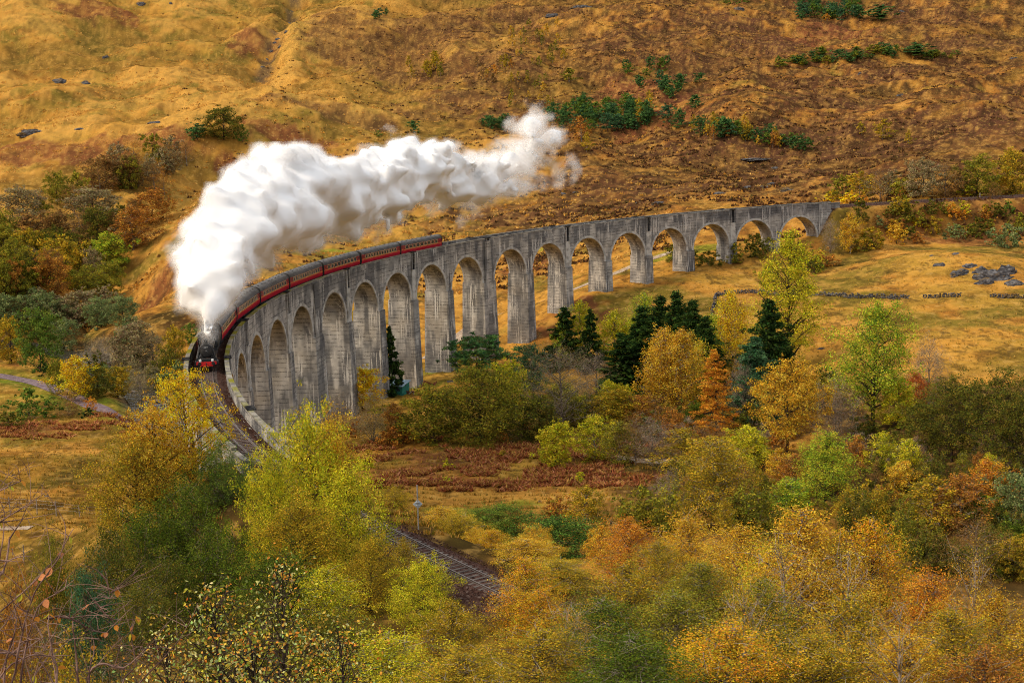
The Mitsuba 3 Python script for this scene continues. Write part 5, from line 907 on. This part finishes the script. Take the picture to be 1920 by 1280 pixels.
# walkers on the meadow path
for nm, c in (('jacket_red', (.55, .012, .02)), ('jacket_green', (.12, .17, .13)), ('trousers_dark', (.03, .032, .045)), ('skin', (.50, .30, .22)), ('hair_dark', (.03, .02, .015)), ('jacket_beige', (.45, .36, .26))): B(nm, diffuse(c))
def limb(j):
    return m3.Manifold.batch_boolean([m3.Manifold.batch_hull([m3.Manifold.sphere(a[3], 20).translate(a[:3]), m3.Manifold.sphere(b[3], 20).translate(b[:3])]) for a, b in zip(j[:-1], j[1:])], m3.OpType.Add)
def smooth_m(m, n=4, L=.03):
    m = m.refine_to_length(L).to_mesh(); t = trimesh.Trimesh(m.vert_properties[:, :3], m.tri_verts, process=True)
    return trimesh.smoothing.filter_taubin(t, iterations=n)
def person(px, py, jacket, label, rz, seed):
    p = pxp(px, py); m = shape_at((p[0], p[1], p[2] - .02), rz); k = key('person'); lab(k, label, 'person', None)
    a = .10 * (1 if seed % 2 else -1)
    legs = limb([(.09, 0, .95, .10), (.10, -a, .50, .065), (.10, -a * 1.6, .09, .05), (.10, -a * 1.6 - .14, .05, .042)]) + limb([(-.09, 0, .95, .10), (-.10, a, .50, .065), (-.10, a * 1.4, .09, .05), (-.10, a * 1.4 - .14, .05, .042)]) + limb([(-.07, 0, .98, .11), (.07, 0, .98, .11)])
    torso = limb([(0, 0, .95, .15), (0, -.01, 1.2, .15), (0, 0, 1.42, .11), (0, -.01, 1.53, .055)]) + limb([(-.19, 0, 1.42, .07), (.19, 0, 1.42, .07)])
    arms = m3.Manifold()
    fing = m3.Manifold()
    for s in (-1, 1):
        arms = arms + limb([(s * .20, 0, 1.42, .065), (s * .26, .03, 1.14, .05), (s * .25, -.12, .92, .036)])
        fing = fing + limb([(s * .25, -.12, .92, .032), (s * .25, -.14, .85, .036)])
        for i, L in enumerate((.07, .085, .08, .06)): fing = fing + limb([(s * .25 - .024 + i * .016, -.145, .84, .010), (s * .25 - .026 + i * .017, -.16, .84 - L * .6, .009), (s * .25 - .026 + i * .017, -.15, .84 - L, .008)])
        fing = fing + limb([(s * .25 - s * .03, -.14, .87, .012), (s * .25 - s * .055, -.165, .835, .010)])
    head = limb([(0, 0, 1.50, .05), (0, -.01, 1.57, .055)]) + limb([(0, -.012, 1.60, .07), (0, 0, 1.68, .092)]) + m3.Manifold.sphere(.018, 12).translate((0, -.098, 1.645)) + m3.Manifold.sphere(.02, 12).translate((.093, 0, 1.65)) + m3.Manifold.sphere(.02, 12).translate((-.093, 0, 1.65))
    part(k, 'body', mikit.ply(smooth_m(head + fing + limb([(0, -.005, 1.40, .05), (0, -.01, 1.52, .05)]), 2, .012), 'skin', smooth=True, to_world=m))
    part(k, 'jacket', mikit.ply(smooth_m(torso + arms), jacket, smooth=True, to_world=m))
    part(k, 'trousers', mikit.ply(smooth_m(legs), 'trousers_dark', smooth=True, to_world=m))
    part(k, 'hair', mikit.ply(smooth_m(m3.Manifold.sphere(.102, 24).translate((0, .012, 1.69)) - m3.Manifold.cube((.4, .4, .4), True).translate((0, -.235, 1.58)), 2), 'hair_dark', smooth=True, to_world=m))
person(905, 978, 'jacket_red', 'person in a bright red jacket standing by the green bushes', 25, 1)
person(1134, 992, 'jacket_red', 'person in a red jacket further right, half hidden by birches', -20, 2)
person(1146, 992, 'jacket_green', 'person in a grey green jacket beside the right hand red jacket', 60, 3)
# the green shed against the pier
pB = pxp(744, 738); S = pB[1] / FOC; mB = shape_at((pB[0], pB[1], pB[2] - .1), -28)
B('shed_green', grainy((.03, .20, .15), (.02, .13, .11), 2.0, .7)); B('shed_roof', grainy((.30, .42, .50), (.20, .30, .38), 2.0, .5)); B('rust', grainy((.16, .05, .025), (.07, .03, .02), 4.0, .9)); B('fence_wood', grainy((.34, .30, .26), (.18, .15, .13), 5.0, .9)); B('wire', rough((.2, .2, .2), .5, .8))
sh = key('shed'); lab(sh, 'small green shed with pale blue roof against a viaduct pier', 'shed')
wl = part(sh, 'wall', mikit.ply(loft([np.array([(x, y, z) for y, z in ((-1.6, -1), (1.6, -1), (1.6, 2.9), (-1.6, 2.2))]) for x in (-2.6, 2.6)]), 'shed_green', to_world=mB))
for i in range(7): part(sh, 'batten', mikit.ply(box(-2.5 + i * .8, -2.42 + i * .8, -1.64, -1.602, 0, 2.15), 'shed_green', to_world=mB))
rp = [(-1.95, 2.12), (1.95, 3.06), (1.95, 3.14), (-1.95, 2.20)]
part(sh, 'roof', mikit.ply(loft([np.array([(x, y, z + .035 * (i % 2)) for y, z in rp]) for i, x in enumerate(np.linspace(-2.9, 2.9, 30))]), 'shed_roof', to_world=mB))
part(sh, 'door', mikit.ply(box(-.5, .5, -1.68, -1.604, .02, 1.95), 'shed_green', to_world=mB)); part(sh, 'window', mikit.ply(box(1.0, 1.9, -1.66, -1.604, 1.0, 1.7), 'window_glass', to_world=mB))
# rusty scrap beside it
pC = pxp(806, 726); mC = shape_at((pC[0], pC[1], pC[2]), 20); sc_ = key('rusty_girders'); lab(sc_, 'rusty bent girder frame lying by the viaduct pier', 'scrap metal')
for a, b in (((-2.2, 0, 0), (-1.3, .2, 1.6)), ((-1.3, .2, 1.6), (1.2, .1, .5)), ((1.2, .1, .5), (1.8, 0, 1.3)), ((.6, .6, 0), (1.3, .2, 1.0)), ((1.2, 0, .5), (1.4, -.3, -.2))):
    part(sc_, 'girder', mikit.ply(tube(a, b, .16, .14, 6), 'rust', to_world=mC))
pD = pxp(768, 738); mD = shape_at((pD[0], pD[1], pD[2]), -10); sd_ = key('scrap_heap'); lab(sd_, 'low heap of rusty scrap and timber in front of the shed', 'scrap heap')
rg = np.random.default_rng(5)
for i in range(9): part(sd_, 'plank' if i % 2 else 'pipe', mikit.ply(box(-1.2, 1.2, -.12, .12, 0, .1) if i % 2 else tube((-1, 0, .1), (1, 0, .1), .1, n=10), 'rust' if i % 3 else 'fence_wood', to_world=mD @ T().translate([float(v) for v in rg.uniform([-1.2, -.8, .05], [1.2, .8, .6])]).rotate([0, 0, 1], float(rg.uniform(0, 180))).rotate([0, 1, 0], float(rg.uniform(-14, 14)))))
# dry stone walls crossing the field
def stone_wall(pts, label, seed):
    rg = np.random.default_rng(seed); P = densify(np.array([pxp(*q)[:2] for q in pts]), .55); k = key('stone_wall'); ms = []
    for x, y in P:
        z = float(gq(np.array([x]), np.array([y]))[0]); top = 1.15 * rg.uniform(.55, 1.05)
        h = 0
        while h < top:
            s = rg.uniform(.32, .62); m = trimesh.creation.icosphere(subdivisions=1, radius=.5); m.vertices *= (1 + rg.normal(0, .10, (len(m.vertices), 1)))
            m.vertices *= np.array([s * 1.3, s, s * .7]); m.apply_transform(trimesh.transformations.rotation_matrix(rg.uniform(0, 6.28), (0, 0, 1))); m.apply_translation((x + rg.normal(0, .12), y + rg.normal(0, .16), z + h + .12)); ms.append(m); h += s * .55
    lab(k, label, 'stone wall'); kk = part(k, 'stonework', mikit.ply(cat(*ms), 'rock', smooth=False)); labels[kk] = {'kind': 'stuff', 'label': 'grey lichened field stones laid dry'}
stone_wall([(1334, 592), (1340, 572), (1347, 556), (1390, 551), (1450, 554), (1530, 555), (1600, 558), (1702, 560)], 'long tumbledown dry stone wall with a corner, crossing the field behind the poplar', 1)
stone_wall([(1732, 559), (1770, 557), (1800, 557)], 'short low dry stone wall in the right hand field', 2)
stone_wall([(1858, 558), (1890, 559), (1935, 564)], 'end piece of dry stone wall at the right edge', 3)
# the wire fence at the left
fe = key('wire_fence'); lab(fe, 'old wire fence with leaning wooden posts across the left meadow', 'fence'); tops = []
for px, b, t in ((-30, 962, 930), (20, 964, 932), (70, 966, 934), (106, 968, 938), (150, 971, 945), (190, 975, 950), (230, 980, 955)):
    p = pxp(px, b); h = max((b - t) / FOC * p[1] * 1.0, .9); q = np.array([rg.normal(0, .06), rg.normal(0, .06), h])
    part(fe, 'post', mikit.ply(tube(p - [0, 0, .3], p + q, .085, .075, 8), 'fence_wood', smooth=30)); tops.append((p, q))
for f in (.45, .7, .92): part(fe, 'wire', mikit.ply(cat(*(tube(a[0] + a[1] * f, b[0] + b[1] * f, .012, n=5) for a, b in zip(tops[:-1], tops[1:]))), 'wire'))
for px, b, t, w, l in ((45, 1052, 1022, .10, 'pale split fence post standing alone at the left'), (24, 1046, 1026, .07, 'thin dark post left of the pale split one'), (1837, 374, 362, .18, 'small pale marker post beside the far track')):
    p = pxp(px, b); k = key('marker_post'); lab(k, l, 'post'); scene[k] = mikit.ply(tube(p - [0, 0, .3], p + [.05, 0, (b - t) / FOC * p[1]], w, w * .7, 8), 'fence_wood', smooth=30)
# bracken and grass that stand up from the meadows
def tufts(name, n, boxes, pal, hgt, wid, blades, label, cat_, seed, mask=None, flop=.45):
    rg = np.random.default_rng(seed); Pp = []
    for x0, x1, y0, y1, w in boxes:
        m = int(n * w); px, py = rg.uniform(x0, x1, m), rg.uniform(y0, y1, m); Pp.append(np.array([at_fast(a, b) for a, b in zip(px, py)]))
    P = np.vstack(Pp)
    if mask is not None: P = P[mask(P)]
    P = np.repeat(P, blades, 0) + np.c_[rg.normal(0, wid * 1.2, (len(P) * blades, 2)), np.zeros(len(P) * blades)]
    nb = len(P); a = rg.uniform(0, 6.283, nb); h = hgt * rg.uniform(.5, 1.25, nb); ln = rg.normal(0, flop, (nb, 2)) * h[:, None]
    d = np.stack([np.cos(a), np.sin(a)], -1) * (wid * rg.uniform(.6, 1.3, nb))[:, None]
    V = np.stack([np.c_[P[:, :2] - d, P[:, 2] - .1], np.c_[P[:, :2] + d, P[:, 2] - .1], np.c_[P[:, :2] + ln, P[:, 2] + h]], 1).reshape(-1, 3)
    c = np.array([lin(*q) for q in pal])[rg.integers(0, len(pal), nb)] * rg.uniform(.7, 1.2, (nb, 1))
    scene[name] = mikit.ply(trimesh.Trimesh(V, np.arange(nb * 3).reshape(-1, 3), process=False), 'leaf', smooth=False, color=np.repeat(c, 3, 0)); lab(name, label, cat_, kind='stuff')
def at_fast(px, py):
    d = ray(px, py); S_ = SR[SR > 60]; P = d[None] * (S_[::4] / d[1])[:, None]
    b = P[:, 2] < gq(P[:, 0], P[:, 1]); i = int(np.argmax(b)) if b.any() else len(P) - 1
    z = P[i]; return np.array([z[0], z[1], float(gq(z[:1], z[1:2])[0])])
RP = np.array([p[:4] for p in PATCH_RUST])
def in_rust(P):
    dd = np.min(np.sqrt(((P[:, None, 0] - RP[None, :, 0]) / RP[None, :, 2]) ** 2 + ((P[:, None, 1] - RP[None, :, 1]) / (RP[None, :, 3] * 1.5)) ** 2), 1)
    return dd + (fb(P[:, 0], P[:, 1], 5, 3, 5) - .5) * 2.8 < .80
tufts('bracken', 7000, [(650, 1230, 815, 925, .75), (0, 380, 775, 825, .25)], [(172, 104, 66), (146, 80, 50), (200, 138, 98), (120, 68, 44), (160, 124, 60), (182, 140, 72)], 0.7, .26, 7, 'red brown dead bracken standing in the meadows', 'bracken', 1, in_rust, 1.1)
tufts('moor_grass', 9000, [(620, 1250, 820, 1010, .40), (0, 420, 780, 1000, .30), (1150, 1920, 480, 800, .30)], [(190, 142, 60), (168, 122, 46), (206, 164, 84), (122, 112, 40), (140, 120, 44)], .55, .10, 3, 'golden moor grass standing in the meadows', 'grass', 2, lambda P: ~in_rust(P))

# heather and rushes standing on the far slopes
def hill_tufts(name, n, pal, hgt, wid, side, label, cat_, seed):
    rg = np.random.default_rng(seed); i = rg.integers(400, 655, n); az = AZV[rg.integers(30, VIEW - 30, n)] + rg.normal(0, .0006, n); r = RR[i] * rg.uniform(.998, 1.002, n)
    P = np.c_[r * np.sin(az), r * np.cos(az)]; keep = (rg.uniform(size=n) < sst(-.30, .16, az * side)) & (fb(P[:, 0], P[:, 1], 26, 3, seed) > .46); P = P[keep]
    P = np.c_[P, gq(P[:, 0], P[:, 1])]; nb = 7; P = np.repeat(P, nb, 0) + np.c_[rg.normal(0, wid, (len(P) * nb, 2)), np.zeros(len(P) * nb)]; m = len(P)
    a = rg.uniform(0, 6.283, m); h = hgt * rg.uniform(.4, 1.2, m); d = np.stack([np.cos(a), np.sin(a)], -1) * (wid * rg.uniform(.5, 1.1, m))[:, None]
    V = np.stack([np.c_[P[:, :2] - d, P[:, 2] - .2], np.c_[P[:, :2] + d, P[:, 2] - .2], np.c_[P[:, :2] + rg.normal(0, .4, (m, 2)) * h[:, None], P[:, 2] + h]], 1).reshape(-1, 3)
    c = np.array([lin(*q) for q in pal])[rg.integers(0, len(pal), m)] * rg.uniform(.7, 1.2, (m, 1))
    scene[name] = mikit.ply(trimesh.Trimesh(V, np.arange(m * 3).reshape(-1, 3), process=False), 'leaf', smooth=False, color=np.repeat(c, 3, 0)); lab(name, label, cat_, kind='stuff')
hill_tufts('heather', 20000, [(96, 64, 44), (78, 52, 36), (112, 78, 46), (66, 46, 32), (100, 84, 44)], 1.0, .9, 1, 'dark heather clumps over the hill', 'heather', 31)
hill_tufts('deer_grass', 15000, [(204, 154, 72), (186, 132, 56), (214, 172, 96)], .9, .8, -1, 'pale golden grass tufts over the hill', 'grass', 32)
# ---------------------------------------------------------------- bare shrubs close to the viewer
B('twig', grainy(lin(150, 118, 104), lin(92, 66, 58), 8.0, .8)); rgs = np.random.default_rng(17)
B('leaf_orange', {'type': 'principledthin', 'base_color': {'type': 'rgb', 'value': [float(v) for v in lin(222, 150, 62)]}, 'roughness': .6, 'diff_trans': .7}); B('leaf_tan', {'type': 'principledthin', 'base_color': {'type': 'rgb', 'value': [float(v) for v in lin(206, 138, 92)]}, 'roughness': .6, 'diff_trans': .6}); B('leaf_lime', {'type': 'principledthin', 'base_color': {'type': 'rgb', 'value': [float(v) for v in lin(186, 178, 60)]}, 'roughness': .6, 'diff_trans': .7})
def leaf_mesh(L):
    t = np.linspace(0, 1, 7); w = L * .34 * np.sin(math.pi * t ** .8) + .0005; z = L * .22 * (t - .5) ** 2
    V = np.vstack([np.c_[t * L, w, z + w * .35], np.c_[t * L, -w, z + w * .35], np.c_[t * L, 0 * t, z]])
    F = []
    for i in range(6): F += [[i, i + 1, 14 + i], [i + 1, 15 + i, 14 + i], [14 + i, 8 + i, 7 + i], [14 + i, 15 + i, 8 + i]]
    return trimesh.Trimesh(V, F, process=False)
LEAF = {c: mikit.ply(leaf_mesh(.055), 'leaf_' + c, smooth=True) for c in ('orange', 'tan', 'lime')}
def shrub(name, label, Y, stems, leaves, r0, twigs):
    k = key(name); lab(k, label, 'shrub', None); hold = []
    for pts in stems:
        y = Y + rgs.uniform(-.5, .5); P = np.array([aty(px, py, y + i * .04) for i, (px, py) in enumerate(pts)])
        P = densify(P, .05); P += np.c_[np.cumsum(rgs.normal(0, .0035, (len(P), 3)), 0)]
        hold.append(P[len(P) // 4:]); rr = np.linspace(r0 * rgs.uniform(.7, 1.2), r0 * .28, len(P)); tb = Tubes(); tb.add(P, rr, 0, 6); st = part(k, 'stem', mikit.ply(tb.mesh(), 'twig', smooth=True))
        tw = Tubes()
        for j in range(twigs):
            i = int(rgs.integers(len(P) // 5, len(P))); d = rgs.normal(0, 1, 3); d[2] = abs(d[2]) * .7; d[1] *= .5; d /= np.linalg.norm(d); L = rgs.uniform(.08, .34)
            tw.add(bend(P[i], P[i] + d * L, .05 * L, rgs), max(rr[i] * .6, .0022), .0012, 4)
            q = P[i] + d * L * .6; e = rgs.normal(0, 1, 3); e /= np.linalg.norm(e); tw.add(bend(q, q + e * L * .45, .02, rgs), .0018, .001, 3)
        if tw.V: part(st, 'twig', mikit.ply(tw.mesh(), 'twig', smooth=True))
    for px, py, c in leaves:
        p = aty(px, py, Y); HP = np.vstack(hold); p = HP[np.argmin(np.linalg.norm((HP - p) * np.array([1, .25, 1]), axis=1))]; s = float(rgs.uniform(.75, 1.2))
        part(k, 'leaf', {**LEAF[c], 'to_world': T().translate([float(v) for v in p]).rotate([0, 0, 1], float(rgs.uniform(0, 360))).rotate([0, 1, 0], float(rgs.uniform(20, 80))).rotate([1, 0, 0], float(rgs.uniform(-60, 60))).scale(s)})
shrub('bare_shrub', 'leafless reddish shrub reaching in from the bottom left corner with a few orange leaves', 7.5,
      [[(-40, 1330), (-10, 1200), (15, 1166), (37, 1131), (42, 1120)], [(-60, 1290), (0, 1150), (28, 1125), (59, 1096), (87, 1068), (114, 1035), (131, 1000), (141, 984)], [(20, 1300), (40, 1180), (61, 1114), (87, 1081), (112, 1040), (117, 1005), (115, 990)], [(40, 1310), (60, 1180), (83, 1129), (103, 1118), (122, 1105), (127, 1087)], [(104, 1330), (107, 1280), (109, 1254), (98, 1215), (94, 1166), (95, 1150)],
       [(-20, 1219), (39, 1219), (60, 1205), (81, 1192)], [(-30, 1090), (0, 1078), (14, 1040), (16, 1010), (30, 990), (45, 960)], [(-40, 1000), (0, 982), (30, 962), (62, 945)], [(-40, 960), (0, 918), (22, 909), (38, 900)], [(-20, 1150), (2, 1080), (4, 1040), (10, 1000), (12, 960)], [(-10, 1300), (30, 1240), (80, 1225), (120, 1235)], [(10, 1330), (14, 1230), (30, 1180), (28, 1140)], [(60, 1330), (66, 1260), (90, 1230), (96, 1206)]],
      [(63, 1129, 'orange'), (4, 1053, 'orange'), (118, 1051, 'tan'), (113, 1088, 'tan'), (120, 1129, 'orange'), (107, 1154, 'orange'), (101, 1029, 'lime'), (88, 1128, 'lime'), (59, 1177, 'tan'), (101, 1195, 'orange'), (36, 902, 'orange'), (34, 918, 'lime'), (16, 1005, 'lime'), (68, 1048, 'tan'), (115, 1030, 'tan'), (129, 1247, 'orange'), (38, 1097, 'tan'), (20, 1235, 'orange'), (76, 1240, 'lime'), (12, 1120, 'lime')], .009, 9)
shrub('bare_shrub', 'second leafless shrub at the bottom left, in front of the young pine', 8.5,
      [[(150, 1330), (140, 1230), (131, 1157), (179, 1125)], [(178, 1125), (198, 1150), (216, 1170), (230, 1197)], [(90, 1160), (105, 1157), (136, 1160), (168, 1179), (201, 1184)], [(222, 1330), (225, 1276), (247, 1241), (241, 1197), (252, 1160)], [(170, 1330), (165, 1260), (176, 1215), (174, 1190)], [(160, 1290), (190, 1240), (230, 1250), (280, 1215), (320, 1220)], [(240, 1300), (290, 1240), (330, 1190), (340, 1170)], [(187, 1074), (205, 1097), (208, 1120)], [(208, 1112), (218, 1108), (222, 1100)]],
      [(179, 1191, 'orange'), (204, 1187, 'orange'), (228, 1209, 'orange'), (138, 1112, 'orange'), (167, 1122, 'tan'), (280, 1143, 'orange'), (274, 1114, 'orange'), (267, 1126, 'tan'), (216, 1147, 'tan'), (186, 1223, 'lime'), (235, 1192, 'tan'), (247, 1206, 'lime'), (218, 1180, 'orange'), (278, 1162, 'lime'), (226, 1155, 'tan')], .008, 8)
